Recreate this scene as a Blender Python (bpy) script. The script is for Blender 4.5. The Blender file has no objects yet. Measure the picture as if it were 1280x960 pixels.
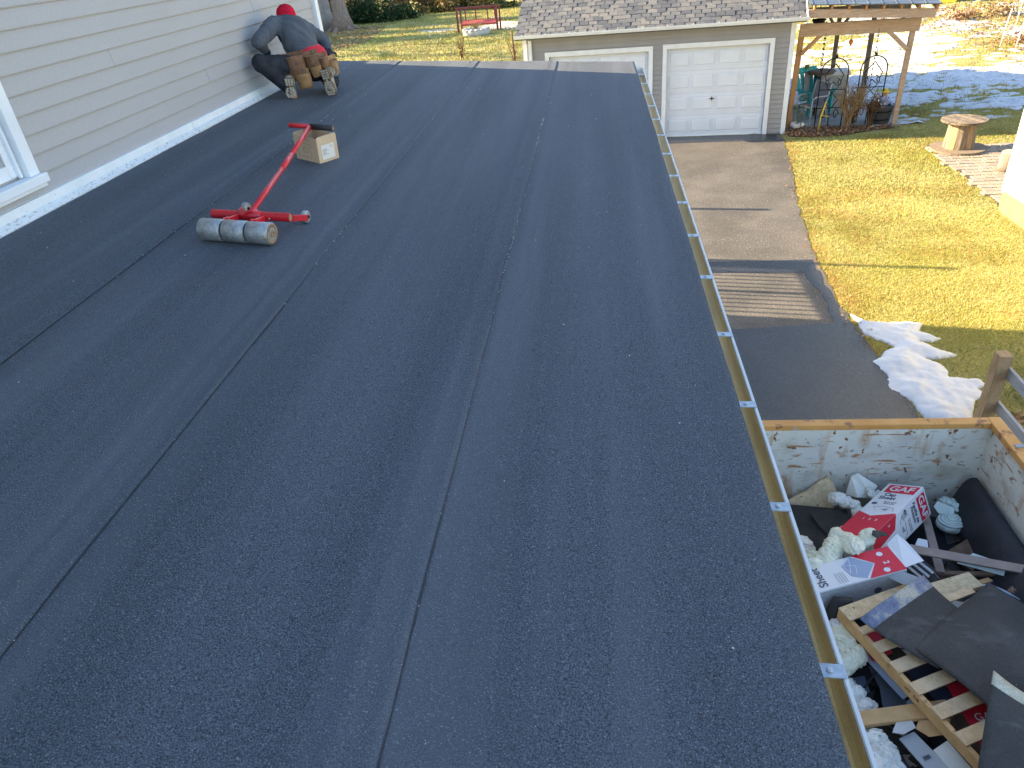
import bpy, bmesh, math, random
import numpy as np
from mathutils import Vector, Matrix, Euler
from mathutils import noise as mn
random.seed(7); rng = np.random.default_rng(7)
S = bpy.context.scene; C = S.collection
R = math.radians

# ------------------------------------------------------------------ camera
cam = bpy.data.objects.new('camera', bpy.data.cameras.new('camera')); C.objects.link(cam)
cam.data.sensor_width = 36; cam.data.lens = 36*897/1280; cam.data.clip_end = 600; cam.data.clip_start = .02
W = np.array([[0.9914664, -0.01985315, -0.12884186], [0.0979447, -0.53878915, 0.83672761], [-0.08603028, -0.84220669, -0.53224683]])
cam.matrix_world = Matrix(((W[0,0], -W[0,1], -W[0,2], 0), (W[1,0], -W[1,1], -W[1,2], 0), (W[2,0], -W[2,1], -W[2,2], 4.97), (0, 0, 0, 1)))
S.camera = cam
# ------------------------------------------------------------------ light
SUN_EL, SX, SY = 24.0, -1.0, .19          # the sun stands low to the left
world = bpy.data.worlds.new('World'); S.world = world; world.use_nodes = True
wn = world.node_tree.nodes; sky = wn.new('ShaderNodeTexSky'); sky.sky_type = 'NISHITA'; sky.sun_disc = False
sky.sun_elevation = R(SUN_EL); sky.sun_rotation = math.atan2(SX, SY); sky.air_density = 1.0; sky.dust_density = .6; sky.ozone_density = 1.2
world.node_tree.links.new(sky.outputs[0], wn['Background'].inputs[0]); wn['Background'].inputs[1].default_value = .085
sun = bpy.data.objects.new('sun', bpy.data.lights.new('sun', 'SUN')); C.objects.link(sun)
sun.data.energy = 3.7; sun.data.angle = R(.3); sun.data.color = (1, .79, .50)
h = math.hypot(SX, SY); sd = Vector((SX/h*math.cos(R(SUN_EL)), SY/h*math.cos(R(SUN_EL)), math.sin(R(SUN_EL))))
sun.rotation_euler = sd.to_track_quat('Z', 'Y').to_euler()
S.view_settings.view_transform = 'Standard'; S.view_settings.look = 'None'; S.view_settings.exposure = 2.55; S.view_settings.gamma = 1
S.cycles.max_bounces = 8; S.cycles.diffuse_bounces = 4

# ------------------------------------------------------------------ helpers
MATS = {}
def mat(name, cols, scale=4, stretch=(1,1,1), rough=.8, bump=0, bscale=60, fine=0, fscale=120, metal=0, spec=.5, detail=6, emis=None, thr=None, coord='Object'):
    """cols: list of (pos, rgb) for a noise driven ramp; thr: list of (rgb, scale, stretch, lo, hi) overlay patches"""
    m = bpy.data.materials.new(name); m.use_nodes = True; nt = m.node_tree; N = nt.nodes; L = nt.links
    b = N['Principled BSDF']; b.inputs['Roughness'].default_value = rough; b.inputs['Metallic'].default_value = metal
    b.inputs['Specular IOR Level'].default_value = spec
    tc = N.new('ShaderNodeTexCoord')
    def nz(sc, st, det=6, off=0):
        mp = N.new('ShaderNodeMapping'); mp.inputs['Scale'].default_value = st; mp.inputs['Location'].default_value = (off, off*.7, off*.3)
        L.new(tc.outputs[coord], mp.inputs[0]); n = N.new('ShaderNodeTexNoise'); n.inputs['Scale'].default_value = sc
        n.inputs['Detail'].default_value = det; L.new(mp.outputs[0], n.inputs['Vector']); return n
    if len(cols) == 1: 
        rgb = N.new('ShaderNodeRGB'); rgb.outputs[0].default_value = (*cols[0][1], 1); out = rgb.outputs[0]
    else:
        n = nz(scale, stretch, detail); r = N.new('ShaderNodeValToRGB'); L.new(n.outputs[0], r.inputs[0])
        while len(r.color_ramp.elements) < len(cols): r.color_ramp.elements.new(.5)
        for e, (p, c) in zip(r.color_ramp.elements, cols): e.position = p; e.color = (*c, 1)
        out = r.outputs[0]
    if fine:
        n2 = nz(fscale, (1,1,1), 2, 3.3); mr = N.new('ShaderNodeMapRange'); L.new(n2.outputs[0], mr.inputs[0])
        mr.inputs[1].default_value = .3; mr.inputs[2].default_value = .7; mr.inputs[3].default_value = 1-fine; mr.inputs[4].default_value = 1+fine
        vm = N.new('ShaderNodeVectorMath'); vm.operation = 'SCALE'; L.new(out, vm.inputs[0]); L.new(mr.outputs[0], vm.inputs['Scale']); out = vm.outputs[0]
    for i, (c, sc, st, lo, hi) in enumerate(thr or []):
        n3 = nz(sc, st, 8, 7.1+i*5); mr = N.new('ShaderNodeMapRange'); L.new(n3.outputs[0], mr.inputs[0]); mr.inputs[1].default_value = lo; mr.inputs[2].default_value = hi
        mx = N.new('ShaderNodeMix'); mx.data_type = 'RGBA'; L.new(mr.outputs[0], mx.inputs[0]); L.new(out, mx.inputs[6]); mx.inputs[7].default_value = (*c, 1); out = mx.outputs[2]
    L.new(out, b.inputs['Base Color'])
    if bump:
        n4 = nz(bscale, (1,1,1), 4, 1.7); bp = N.new('ShaderNodeBump'); bp.inputs['Strength'].default_value = bump; bp.inputs['Distance'].default_value = .01
        L.new(n4.outputs[0], bp.inputs['Height']); L.new(bp.outputs[0], b.inputs['Normal'])
    MATS[name] = m; return m
def two(a, b, **k): return dict(cols=[(.3, a), (.7, b)], **k)

class MB:
    def __init__(s): s.v = []; s.f = []; s.sm = []; s.mi = []
    def add(s, v, f, smooth=False, mi=0):
        o = len(s.v); s.v += [tuple(p) for p in v]; s.f += [tuple(i+o for i in q) for q in f]; s.sm += [smooth]*len(f); s.mi += [mi]*len(f); return s
    def box(s, a, b, M=None, mi=0):
        v = [Vector((x, y, z)) for x in (a[0], b[0]) for y in (a[1], b[1]) for z in (a[2], b[2])]
        if M is not None: v = [M @ p for p in v]
        return s.add(v, [(0,1,3,2), (4,6,7,5), (0,4,5,1), (2,3,7,6), (0,2,6,4), (1,5,7,3)], mi=mi)
    def bar(s, p, q, w, hh, up=(0,0,1), mi=0):
        p = Vector(p); q = Vector(q); d = (q-p); l = d.length; d.normalize(); upv = Vector(up); r = d.cross(upv)
        if r.length < 1e-4: r = d.cross(Vector((1,0,0)))
        r.normalize(); u = r.cross(d)
        M = Matrix(((r.x, d.x, u.x, p.x), (r.y, d.y, u.y, p.y), (r.z, d.z, u.z, p.z), (0,0,0,1)))
        return s.box((-w/2, 0, -hh/2), (w/2, l, hh/2), M, mi)
    def tube(s, pts, rad, n=10, cap=True, mi=0, closed=False):
        pts = [Vector(p) for p in pts]; m = len(pts); rr = rad if hasattr(rad, '__len__') else [rad]*m
        o = []; prev = None
        for i, p in enumerate(pts):
            if closed: d = pts[(i+1) % m]-pts[i-1]
            else: d = pts[min(i+1, m-1)]-pts[max(i-1, 0)]
            d.normalize()
            if prev is None:
                a = d.cross(Vector((0,0,1))); 
                if a.length < .1: a = d.cross(Vector((1,0,0)))
            else: a = prev-d*prev.dot(d)
            a.normalize(); prev = a; b = d.cross(a)
            for k in range(n):
                t = 2*math.pi*k/n; o.append(p+(a*math.cos(t)+b*math.sin(t))*rr[i])
        f = [(i*n+k, i*n+(k+1) % n, (i+1)*n+(k+1) % n, (i+1)*n+k) for i in range(m-1) for k in range(n)]
        if closed: f += [((m-1)*n+k, (m-1)*n+(k+1) % n, (k+1) % n, k) for k in range(n)]
        s.add(o, f, True, mi)
        if cap and not closed:
            s.add(o[:n], [tuple(range(n))[::-1]], False, mi); s.add(o[-n:], [tuple(range(n))], False, mi)
        return s
    def lathe(s, c, prof, n=24, ax='z', mi=0, M=None, smooth=True):
        o = []
        for r, z in prof:
            for k in range(n):
                t = 2*math.pi*k/n; p = Vector((r*math.cos(t), r*math.sin(t), z))
                if M is not None: p = M @ p
                o.append(p+Vector(c))
        f = [(i*n+k, i*n+(k+1) % n, (i+1)*n+(k+1) % n, (i+1)*n+k) for i in range(len(prof)-1) for k in range(n)]
        s.add(o, f, smooth, mi); s.add(o[:n], [tuple(range(n))[::-1]], False, mi); s.add(o[-n:], [tuple(range(n))], False, mi); return s
    def prism(s, poly, vec, mi=0):
        n = len(poly); v = [Vector(p) for p in poly]; w = [p+Vector(vec) for p in v]
        return s.add(v+w, [tuple(range(n))[::-1], tuple(range(n, 2*n))]+[(i, (i+1) % n, (i+1) % n+n, i+n) for i in range(n)], mi=mi)
    def ell(s, c, r, rot=(0,0,0), n=14, m=9, mi=0):
        E_ = Euler(rot).to_matrix(); o = []
        for i in range(m+1):
            ph = math.pi*i/m
            for k in range(n):
                t = 2*math.pi*k/n; o.append(Vector(c)+E_ @ Vector((r[0]*math.sin(ph)*math.cos(t), r[1]*math.sin(ph)*math.sin(t), r[2]*math.cos(ph))))
        return s.add(o, [(i*n+k, (i+1)*n+k, (i+1)*n+(k+1) % n, i*n+(k+1) % n) for i in range(m) for k in range(n)], True, mi)
    def cap(s, p, q, r1, r2, n=12):
        p = Vector(p); q = Vector(q); d = (q-p).normalized(); pts = []; rr = []
        for a in (90, 60, 30): pts.append(p-d*r1*math.sin(R(a))); rr.append(max(r1*math.cos(R(a)), 1e-3))
        pts += [p, q]; rr += [r1, r2]
        for a in (30, 60, 90): pts.append(q+d*r2*math.sin(R(a))); rr.append(max(r2*math.cos(R(a)), 1e-3))
        return s.tube(pts, rr, n)
    def mesh(s, name):
        me = bpy.data.meshes.new(name); me.from_pydata(s.v, [], s.f); me.polygons.foreach_set('use_smooth', s.sm); me.polygons.foreach_set('material_index', s.mi)
        me.update(); return me
    def build(s, name, m, parent=None, bevel=0, fix=True):
        me = s.mesh(name)
        bm = bmesh.new(); bm.from_mesh(me)
        if fix: bmesh.ops.remove_doubles(bm, verts=bm.verts, dist=1e-5)
        bmesh.ops.recalc_face_normals(bm, faces=bm.faces); bm.to_mesh(me); bm.free()
        for x in (m if isinstance(m, (list, tuple)) else [m]): me.materials.append(MATS[x] if isinstance(x, str) else x)
        o = link(name, me, parent)
        if bevel:
            b = o.modifiers.new('bevel', 'BEVEL'); b.width = bevel; b.segments = 2; b.limit_method = 'ANGLE'; b.angle_limit = R(50)
        return o
def link(name, me, parent=None):
    o = bpy.data.objects.new(name, me); C.objects.link(o)
    if parent: o.parent = parent
    return o
def tag(o, label=None, cat=None, group=None, kind=None):
    for k, v in (('label', label), ('category', cat), ('group', group), ('kind', kind)):
        if v: o[k] = v
    return o
def thing(name, label, cat, group=None, loc=(0,0,0), rz=0):
    o = bpy.data.objects.new(name, None); C.objects.link(o); o.location = loc; o.rotation_euler = (0,0,rz); o.empty_display_size = .2
    return tag(o, label, cat, group)
def inst(name, me, loc, rot=(0,0,0), parent=None, sc=None):
    o = link(name, me, parent); o.location = loc; o.rotation_euler = rot
    if sc: o.scale = sc
    return o
def organic(name, mb, voxel, m, parent=None, smooth=4, disp=0, dscale=10, seed=0, crumple=False):
    """fuses overlapping solids into one continuous surface"""
    me = mb.mesh('tmp'); o = bpy.data.objects.new('tmp', me); C.objects.link(o)
    r = o.modifiers.new('r', 'REMESH'); r.mode = 'VOXEL'; r.voxel_size = voxel
    if smooth: s = o.modifiers.new('s', 'SMOOTH'); s.iterations = smooth; s.factor = .5
    dg = bpy.context.evaluated_depsgraph_get(); me2 = bpy.data.meshes.new_from_object(o.evaluated_get(dg)); bpy.data.objects.remove(o); bpy.data.meshes.remove(me)
    if disp:
        me2.calc_loop_triangles() if False else None
        for v in me2.vertices:
            p = v.co*dscale+Vector((seed, 0, seed*2))
            if crumple:
                th_ = seed*1.7+mn.noise(p*.22)*2.6; c_, s_ = math.cos(th_), math.sin(th_); q = Vector(((p.x*c_-p.y*s_)*1.5, (p.x*s_+p.y*c_)*.22, p.z*.6)); q += Vector((mn.noise(p*.7), 0, mn.noise(p*.7+Vector((9, 0, 0)))))*.8
                a = 1-abs(mn.noise(q))*3.0; b = 1-abs(mn.noise(q*2.2+Vector((4, 4, 4))))*2.6
                v.co += v.normal*disp*(a*.8+b*.14-.3)+Vector((mn.noise(p*.8), mn.noise(p*.8+Vector((5, 0, 0))), 0))*disp*.9
            else:
                a = 1-abs(mn.noise(p))*2.2; b = 1-abs(mn.noise(p*2.1))*2
                v.co += v.normal*disp*(a*.7+b*.35)
    me2.name = name; me2.polygons.foreach_set('use_smooth', [True]*len(me2.polygons)); me2.materials.clear(); me2.materials.append(MATS[m]); me2.update()
    return link(name, me2, parent)
def text(name, s, size, M, m, parent, ext=.0008, align='CENTER', sx=1, bold=0):
    c = bpy.data.curves.new(name, 'FONT'); c.body = s; c.size = size; c.extrude = ext; c.align_x = align; c.align_y = 'CENTER'; c.offset = bold; c.space_line = .85
    o = bpy.data.objects.new(name, c); C.objects.link(o); dg = bpy.context.evaluated_depsgraph_get()
    me = bpy.data.meshes.new_from_object(o.evaluated_get(dg)); bpy.data.objects.remove(o); me.name = name
    me.transform(Matrix.Diagonal((sx, 1, 1, 1))); me.transform(M); me.materials.clear(); me.materials.append(MATS[m]); return link(name, me, parent)
def frameM(o, x, y):
    x = Vector(x).normalized(); z = x.cross(Vector(y)).normalized(); y = z.cross(x); o = Vector(o)
    return Matrix(((x.x, y.x, z.x, o.x), (x.y, y.y, z.y, o.y), (x.z, y.z, z.z, o.z), (0,0,0,1)))
def npmesh(name, v, f, m, parent=None, smooth=False, mi=None):
    me = bpy.data.meshes.new(name); v = np.asarray(v, np.float32); f = np.asarray(f, np.int32); k = f.shape[1]
    me.vertices.add(len(v)); me.vertices.foreach_set('co', v.ravel()); me.loops.add(f.size); me.loops.foreach_set('vertex_index', f.ravel())
    me.polygons.add(len(f)); me.polygons.foreach_set('loop_start', np.arange(len(f))*k); me.polygons.foreach_set('loop_total', np.full(len(f), k))
    for x in (m if isinstance(m, (list, tuple)) else [m]): me.materials.append(MATS[x])
    if mi is not None: me.polygons.foreach_set('material_index', np.asarray(mi, np.int32))
    me.polygons.foreach_set('use_smooth', np.full(len(f), smooth)); me.update(calc_edges=True); me.validate(); return link(name, me, parent)
def vnoise(x, y, sc, seed=0):
    x = np.asarray(x)*sc+seed*17.3; y = np.asarray(y)*sc+seed*9.1
    xi = np.floor(x).astype(int); yi = np.floor(y).astype(int); fx = x-xi; fy = y-yi; fx = fx*fx*(3-2*fx); fy = fy*fy*(3-2*fy)
    def hsh(a, b): 
        n = (a*374761393+b*668265263+seed*1442695) & 0xffffffff; n = ((n ^ (n >> 13))*1274126177) & 0xffffffff; return ((n ^ (n >> 16)) & 0xffff)/65535.
    return (hsh(xi, yi)*(1-fx)+hsh(xi+1, yi)*fx)*(1-fy)+(hsh(xi, yi+1)*(1-fx)+hsh(xi+1, yi+1)*fx)*fy
def fbm(x, y, sc, seed=0, o=4): return sum(vnoise(x, y, sc*2**i, seed+i)*.5**i for i in range(o))/sum(.5**i for i in range(o))
def inpoly(x, y, P):
    r = np.zeros(np.shape(x), bool); n = len(P)
    for i in range(n):
        (x1, y1), (x2, y2) = P[i], P[(i+1) % n]
        c = ((y1 > y) != (y2 > y)) & (x < (x2-x1)*(y-y1)/((y2-y1) or 1e-9)+x1); r ^= c
    return r
def pdist(x, y, P):
    d = np.full(np.shape(x), 1e9)
    for i in range(len(P)):
        a = np.array(P[i]); b = np.array(P[(i+1) % len(P)]); ab = b-a; t = np.clip(((x-a[0])*ab[0]+(y-a[1])*ab[1])/(ab@ab+1e-12), 0, 1)
        d = np.minimum(d, np.hypot(x-a[0]-t*ab[0], y-a[1]-t*ab[1]))
    return np.where(inpoly(x, y, P), d, -d)
def blades(name, x, y, z0, hgt, wid, lean, m, parent=None, mi=None):
    n = len(x); a = rng.uniform(0, 2*np.pi, n); l = rng.uniform(0, lean, n); b = rng.uniform(0, 2*np.pi, n); hh = hgt*rng.uniform(.5, 1.3, n); w = wid*rng.uniform(.6, 1.4, n)
    z = np.broadcast_to(z0, n)
    A = np.stack([x-np.cos(a)*w, y-np.sin(a)*w, z], 1); B = np.stack([x+np.cos(a)*w, y+np.sin(a)*w, z], 1); T = np.stack([x+np.cos(b)*l*hh, y+np.sin(b)*l*hh, z+hh], 1)
    v = np.stack([A, B, T], 1).reshape(-1, 3); return npmesh(name, v, np.arange(3*n).reshape(-1, 3), m, parent, mi=mi)
def leafcloud(name, cs, n, size, m, parent=None, zmin=0, shell=.6):
    """cs: list of (centre, radii); small leaf quads spread through the volume"""
    P = []; w = np.array([c[1][0]*c[1][1]*c[1][2] for c in cs])**.67; w /= w.sum()
    for (c, r), k in zip(cs, (w*n).astype(int)+1):
        d = rng.normal(size=(k, 3)); d /= np.linalg.norm(d, axis=1)[:, None]; q = rng.uniform(shell, 1.08, k)[:, None]; P.append(np.array(c)+d*q*np.array(r))
    P = np.concatenate(P); P = P[P[:, 2] > zmin]; n = len(P)
    a = rng.normal(size=(n, 3)); a /= np.linalg.norm(a, axis=1)[:, None]; b = np.cross(a, rng.normal(size=(n, 3))); b /= np.linalg.norm(b, axis=1)[:, None]; s = size*rng.uniform(.5, 1.3, n)[:, None]
    v = np.stack([P-a*s, P+b*s*.5, P+a*s, P-b*s*.5], 1).reshape(-1, 3); mm = m if isinstance(m, (list, tuple)) else [m]
    return npmesh(name, v, np.arange(4*n).reshape(-1, 4), m, parent, mi=rng.integers(0, len(mm), n))

# ------------------------------------------------------------------ materials
def simple(n, c, r=.6, **k): return mat(n, [(0, c)], rough=r, **k)
mat('roofing', [(.30, (.064, .075, .094)), (.5, (.080, .093, .115)), (.72, (.100, .114, .138))], scale=1.0, stretch=(3.2, .22, 1), rough=.82, bump=.8, bscale=270, fine=.78, fscale=270, spec=.45, detail=8,
    thr=[((.125, .138, .160), 1.5, (3.2, .14, 1), .48, .78), ((.078, .088, .104), 1.1, (3.2, .2, 1), .54, .80), ((.34, .36, .39), 250, (1,1,1), .60, .72), ((.40, .42, .44), 170, (1,1,1), .74, .80)])
mat('seam_bitumen', **two((.008, .009, .011), (.02, .022, .026), scale=30, rough=.5, bump=.3, bscale=90))
mat('siding_grey', **two((.365, .358, .358), (.405, .396, .396), scale=2.2, stretch=(1, .3, 2), rough=.55, bump=.12, bscale=40, fine=.04, fscale=60, thr=[((.35, .335, .32), 2.6, (1, .25, 1), .55, .85), ((.30, .29, .28), 40, (1, 1, 1), .72, .78)]))
mat('white_trim', **two((.70, .735, .77), (.80, .83, .86), scale=5, rough=.5, bump=.08, bscale=50))
mat('white_flashing', cols=[(.3, (.70, .73, .74)), (.7, (.80, .82, .82))], scale=6, rough=.6, bump=.3, bscale=50, thr=[((.46, .48, .50), 60, (1, .45, 1), .67, .74)])
mat('flashing_foot', cols=[(.3, (.66, .69, .70)), (.7, (.76, .78, .78))], scale=6, rough=.7, bump=.5, bscale=80, thr=[((.36, .38, .40), 80, (1, .5, 1), .55, .70)])
simple('window_glass', (.10, .14, .17), .05, spec=.8)
mat('gutter_inside', [(.25, (.60, .45, .23)), (.55, (.80, .62, .36)), (.8, (.62, .50, .32))], scale=3, stretch=(6, .6, 2), rough=.30, metal=.85, bump=.10, bscale=60, fine=.06, thr=[((.06, .05, .035), 5, (1, .4, 1), .66, .78)])
mat('gutter_metal', **two((.52, .53, .53), (.62, .625, .62), scale=8, rough=.4, metal=.2, bump=.05))
mat('galvanised', **two((.34, .37, .40), (.56, .59, .62), scale=40, rough=.42, metal=.6))
mat('drip_edge', **two((.30, .25, .17), (.55, .48, .36), scale=30, stretch=(1, .3, 1), rough=.5, metal=.3))
# ground
mat('soil_grass', [(.25, (.16, .13, .05)), (.45, (.29, .26, .09)), (.6, (.38, .32, .13)), (.8, (.33, .31, .095))], scale=.9, rough=.95, bump=1.0, bscale=22, fine=.35, fscale=26, spec=.1,
    thr=[((.27, .25, .04), .35, (1, 1, 1), .52, .72), ((.38, .22, .075), 1.6, (1, 1, 1), .62, .75)])
simple('blade_straw', (.49, .425, .22), .8, spec=.15); simple('blade_yellow', (.43, .41, .12), .8, spec=.15); simple('blade_green', (.25, .30, .075), .8, spec=.15); simple('blade_brown', (.34, .20, .07), .85, spec=.1)
mat('asphalt', [(.3, (.072, .067, .061)), (.5, (.096, .088, .079)), (.7, (.126, .114, .101))], scale=1.3, stretch=(1, 1, 1), rough=.8, bump=.9, bscale=90, fine=.75, fscale=60, detail=8,
    thr=[((.055, .052, .050), .7, (1, 1, 1), .53, .70), ((.34, .31, .27), 34, (1,1,1), .63, .70), ((.060, .054, .049), 1.4, (.8, 1.3, 1), .60, .85)])
mat('asphalt_wet_shade', [(.3, (.017, .019, .025)), (.7, (.030, .032, .040))], scale=1, rough=.24, bump=.8, bscale=100, fine=.7, fscale=75, thr=[((.22, .22, .22), 62, (1,1,1), .68, .73)])
mat('snow', **two((.56, .575, .60), (.64, .65, .665), scale=5, rough=.6, bump=.35, bscale=30, spec=.3))
mat('snow_old', cols=[(.3, (.50, .52, .56)), (.7, (.60, .615, .64))], scale=5, rough=.7, bump=.6, bscale=14, spec=.2, thr=[((.32, .22, .09), 4.5, (1, 2.6, 1), .585, .68), ((.24, .15, .08), 14, (1, 2, 1), .63, .68)])
mat('paver_tan', **two((.28, .235, .175), (.37, .32, .25), scale=9, rough=.9, bump=.5, bscale=60, fine=.15)); mat('paver_grey', **two((.24, .22, .185), (.32, .29, .25), scale=9, rough=.9, bump=.5, bscale=60, fine=.15)); mat('paver_rose', **two((.29, .21, .165), (.35, .27, .215), scale=9, rough=.9, bump=.5, bscale=60, fine=.15))
mat('joint_sand', **two((.07, .05, .035), (.12, .09, .06), scale=20, rough=1))
mat('concrete', **two((.26, .27, .27), (.38, .38, .37), scale=3, rough=.9, bump=.4))
mat('stone', **two((.38, .36, .33), (.55, .52, .48), scale=7, rough=.9, bump=.8, bscale=25))
for n_, c in (('leaf_rust', (.30, .11, .04)), ('leaf_brown', (.20, .10, .05)), ('leaf_tan', (.38, .24, .12))): simple(n_, c, .85)
# wood, plants
mat('cedar', [(.3, (.40, .20, .085)), (.7, (.52, .29, .13))], scale=5, stretch=(6, 6, .5), rough=.75, bump=.3, bscale=60, fine=.1)
mat('beam_wood', [(.3, (.40, .275, .185)), (.7, (.55, .40, .29))], scale=4, stretch=(.6, 8, 8), rough=.8, bump=.4, bscale=50, fine=.12)
mat('old_wood', [(.3, (.13, .10, .075)), (.7, (.30, .235, .165))], scale=6, stretch=(5, 5, .6), rough=.9, bump=.6, bscale=50, fine=.15)
mat('spool_top', cols=[(.35, (.07, .06, .05)), (.65, (.21, .165, .12))], scale=9, stretch=(1, 1, 1), rough=.95, bump=.6, bscale=50, fine=.25, fscale=60)
mat('fence_wood', [(.3, (.30, .19, .10)), (.6, (.42, .28, .15)), (.8, (.30, .25, .20))], scale=5, stretch=(5, 5, .7), rough=.9, bump=.6, bscale=60, fine=.15)
mat('fence_rail', [(.3, (.28, .29, .31)), (.7, (.42, .42, .43))], scale=6, stretch=(5, .5, 5), rough=.85, bump=.5, bscale=60)
mat('osb', [(.3, (.62, .46, .26)), (.7, (.80, .63, .39))], scale=28, stretch=(1, 1, 1), rough=.8, bump=.3, fine=.1, thr=[((.22, .12, .05), 35, (1, .5, 1), .66, .72)])
mat('pine', [(.3, (.62, .42, .23)), (.7, (.78, .57, .34))], scale=9, stretch=(1.5, 1.5, 1.5), rough=.75, bump=.25, fine=.1, thr=[((.25, .15, .08), 16, (1, 1, 1), .66, .75)])
mat('pine_edge', [(.3, (.60, .36, .15)), (.7, (.75, .48, .23))], scale=12, rough=.75, bump=.2, thr=[((.22, .12, .06), 9, (1, 1, 1), .66, .76)])
mat('taupe_board', **two((.33, .245, .20), (.43, .33, .275), scale=12, rough=.7, bump=.2))
mat('dark_board', **two((.10, .06, .04), (.19, .12, .08), scale=14, rough=.85, bump=.5))
mat('bark', [(.3, (.14, .105, .085)), (.7, (.30, .235, .19))], scale=5, stretch=(3, 3, .5), rough=.95, bump=1, bscale=20, fine=.2)
mat('grey_bark', **two((.24, .22, .20), (.36, .33, .30), scale=3, rough=.95, bump=.7, bscale=10))
for n_, c in (('leaf_dark', (.018, .040, .016)), ('leaf_mid', (.035, .07, .02)), ('leaf_olive', (.16, .17, .03)), ('twig_tan', (.34, .23, .11)), ('twig_brown', (.17, .10, .055)), ('twig_pale', (.44, .33, .19)), ('leaf_yellow', (.38, .28, .05))): simple(n_, c, .8, spec=.2)
# shingles
for i, c in enumerate([(.135, .137, .140), (.105, .112, .125), (.155, .155, .153), (.080, .087, .102), (.172, .168, .162)]):
    mat('shingle_%d' % i, cols=[(.3, tuple(x*.85 for x in c)), (.7, tuple(x*1.12 for x in c))], scale=7, rough=.95, bump=.8, bscale=120, fine=.3, fscale=90)
mat('door_white', **two((.68, .725, .79), (.73, .775, .84), scale=3, rough=.45))
mat('garage_siding', **two((.27, .265, .268), (.31, .305, .308), scale=2, rough=.6, bump=.1))
simple('iron', (.015, .014, .014), .55, metal=.5); simple('black_rubber', (.018, .018, .02), .6); simple('teal', (.03, .42, .42), .5); simple('furniture_white', (.62, .62, .62), .4); simple('yellow', (.72, .50, .03), .5); simple('orange', (.75, .25, .03), .5)
mat('barrel', **two((.055, .06, .075), (.09, .095, .11), scale=10, rough=.6)); simple('flower_blue', (.35, .45, .75), .7); simple('flower_white', (.75, .72, .68), .7)
mat('metal_roof', **two((.05, .065, .09), (.13, .16, .20), scale=3, stretch=(.4, 4, 1), rough=.5, bump=.2)); simple('sling_grey', (.30, .30, .34), .8)
mat('cream_siding', **two((.50, .455, .325), (.53, .485, .35), scale=3, rough=.6, bump=.1)); mat('foundation', **two((.34, .245, .085), (.42, .31, .12), scale=8, stretch=(1, 1, .4), rough=.9, bump=.6, thr=[((.30, .24, .13), 22, (1, 1, .35), .60, .68)]))
# tool, box
mat('red_paint', cols=[(.3, (.60, .012, .022)), (.7, (.72, .02, .03))], scale=10, rough=.35, spec=.6, thr=[((.30, .24, .22), 26, (1, 1, 1), .685, .72)])
mat('steel_drum', cols=[(.3, (.30, .31, .31)), (.7, (.48, .49, .49))], scale=25, rough=.42, metal=.55, bump=.35, bscale=120, fine=.2, fscale=120, thr=[((.28, .22, .16), 14, (1, 1, 1), .62, .75)])
mat('rust', cols=[(.3, (.20, .12, .07)), (.7, (.38, .25, .15))], scale=20, rough=.85, bump=.5)
mat('cardboard', **two((.58, .42, .26), (.68, .50, .32), scale=6, rough=.85, bump=.15)); simple('cardboard_print', (.30, .21, .13), .85); simple('label_white', (.74, .70, .64), .7); simple('print_grey', (.38, .36, .34), .8)
# person
mat('sweat', **two((.085, .095, .112), (.13, .143, .165), scale=5, rough=.95, bump=.25, bscale=90, spec=.15)); mat('denim_black', **two((.022, .024, .030), (.045, .048, .056), scale=9, rough=.95, bump=.5, bscale=70, spec=.15))
mat('red_knit', **two((.50, .008, .03), (.66, .015, .05), scale=20, rough=.95, bump=.6, bscale=150, spec=.15)); simple('red_shirt', (.62, .02, .05), .9)
mat('leather', **two((.15, .068, .032), (.27, .128, .06), scale=14, rough=.6, bump=.6, bscale=50, thr=[((.06, .03, .018), 16, (1, 1, 1), .52, .70)])); mat('leather_light', **two((.27, .145, .058), (.38, .21, .09), scale=14, rough=.6, bump=.4, bscale=80))
simple('glove', (.018, .02, .026), .75); simple('skin', (.50, .28, .19), .55)
mat('boot', cols=[(.35, (.20, .17, .12)), (.65, (.46, .42, .34))], scale=22, rough=.8, bump=.5, thr=[((.07, .045, .025), 20, (1, 1, 1), .60, .66)]); mat('sole_lug', **two((.42, .36, .27), (.56, .50, .40), scale=26, rough=.85)); mat('sole_dark', **two((.13, .075, .04), (.22, .14, .08), scale=20, rough=.9))
# dumpster
mat('dumpster_paint', cols=[(.3, (.62, .60, .52)), (.55, (.74, .72, .64)), (.75, (.67, .65, .57))], scale=3, rough=.6, bump=.25, bscale=30, detail=8,
    thr=[((.46, .40, .29), 3.2, (1, 1, 1.6), .52, .74), ((.50, .30, .15), 3.4, (2.5, 2.5, .5), .58, .74), ((.46, .24, .10), 7.5, (1.0, 1.0, 1.9), .59, .70), ((.22, .085, .03), 15, (1.3, 1, 1.0), .635, .68), ((.24, .20, .16), 16, (.45, .6, 2.6), .645, .69), ((.46, .24, .10), 5, (.5, .5, 4.5), .655, .68), ((.62, .62, .60), 6, (1, 1, .5), .62, .72)])
mat('dumpster_orange', cols=[(.3, (.58, .26, .06)), (.7, (.70, .36, .11))], scale=5, rough=.6, bump=.3, thr=[((.28, .12, .06), 11, (1, 1, 1), .60, .68), ((.42, .40, .36), 4, (1, 1, 1), .65, .69)])
mat('membrane', cols=[(.3, (.062, .058, .053)), (.6, (.088, .082, .075)), (.8, (.13, .122, .112))], scale=3, rough=.85, bump=.6, bscale=200, fine=.35, fscale=200, spec=.3, thr=[((.14, .14, .135), 5, (1, 2.5, 1), .60, .78), ((.5, .5, .5), 60, (1,1,1), .75, .77)])
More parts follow.
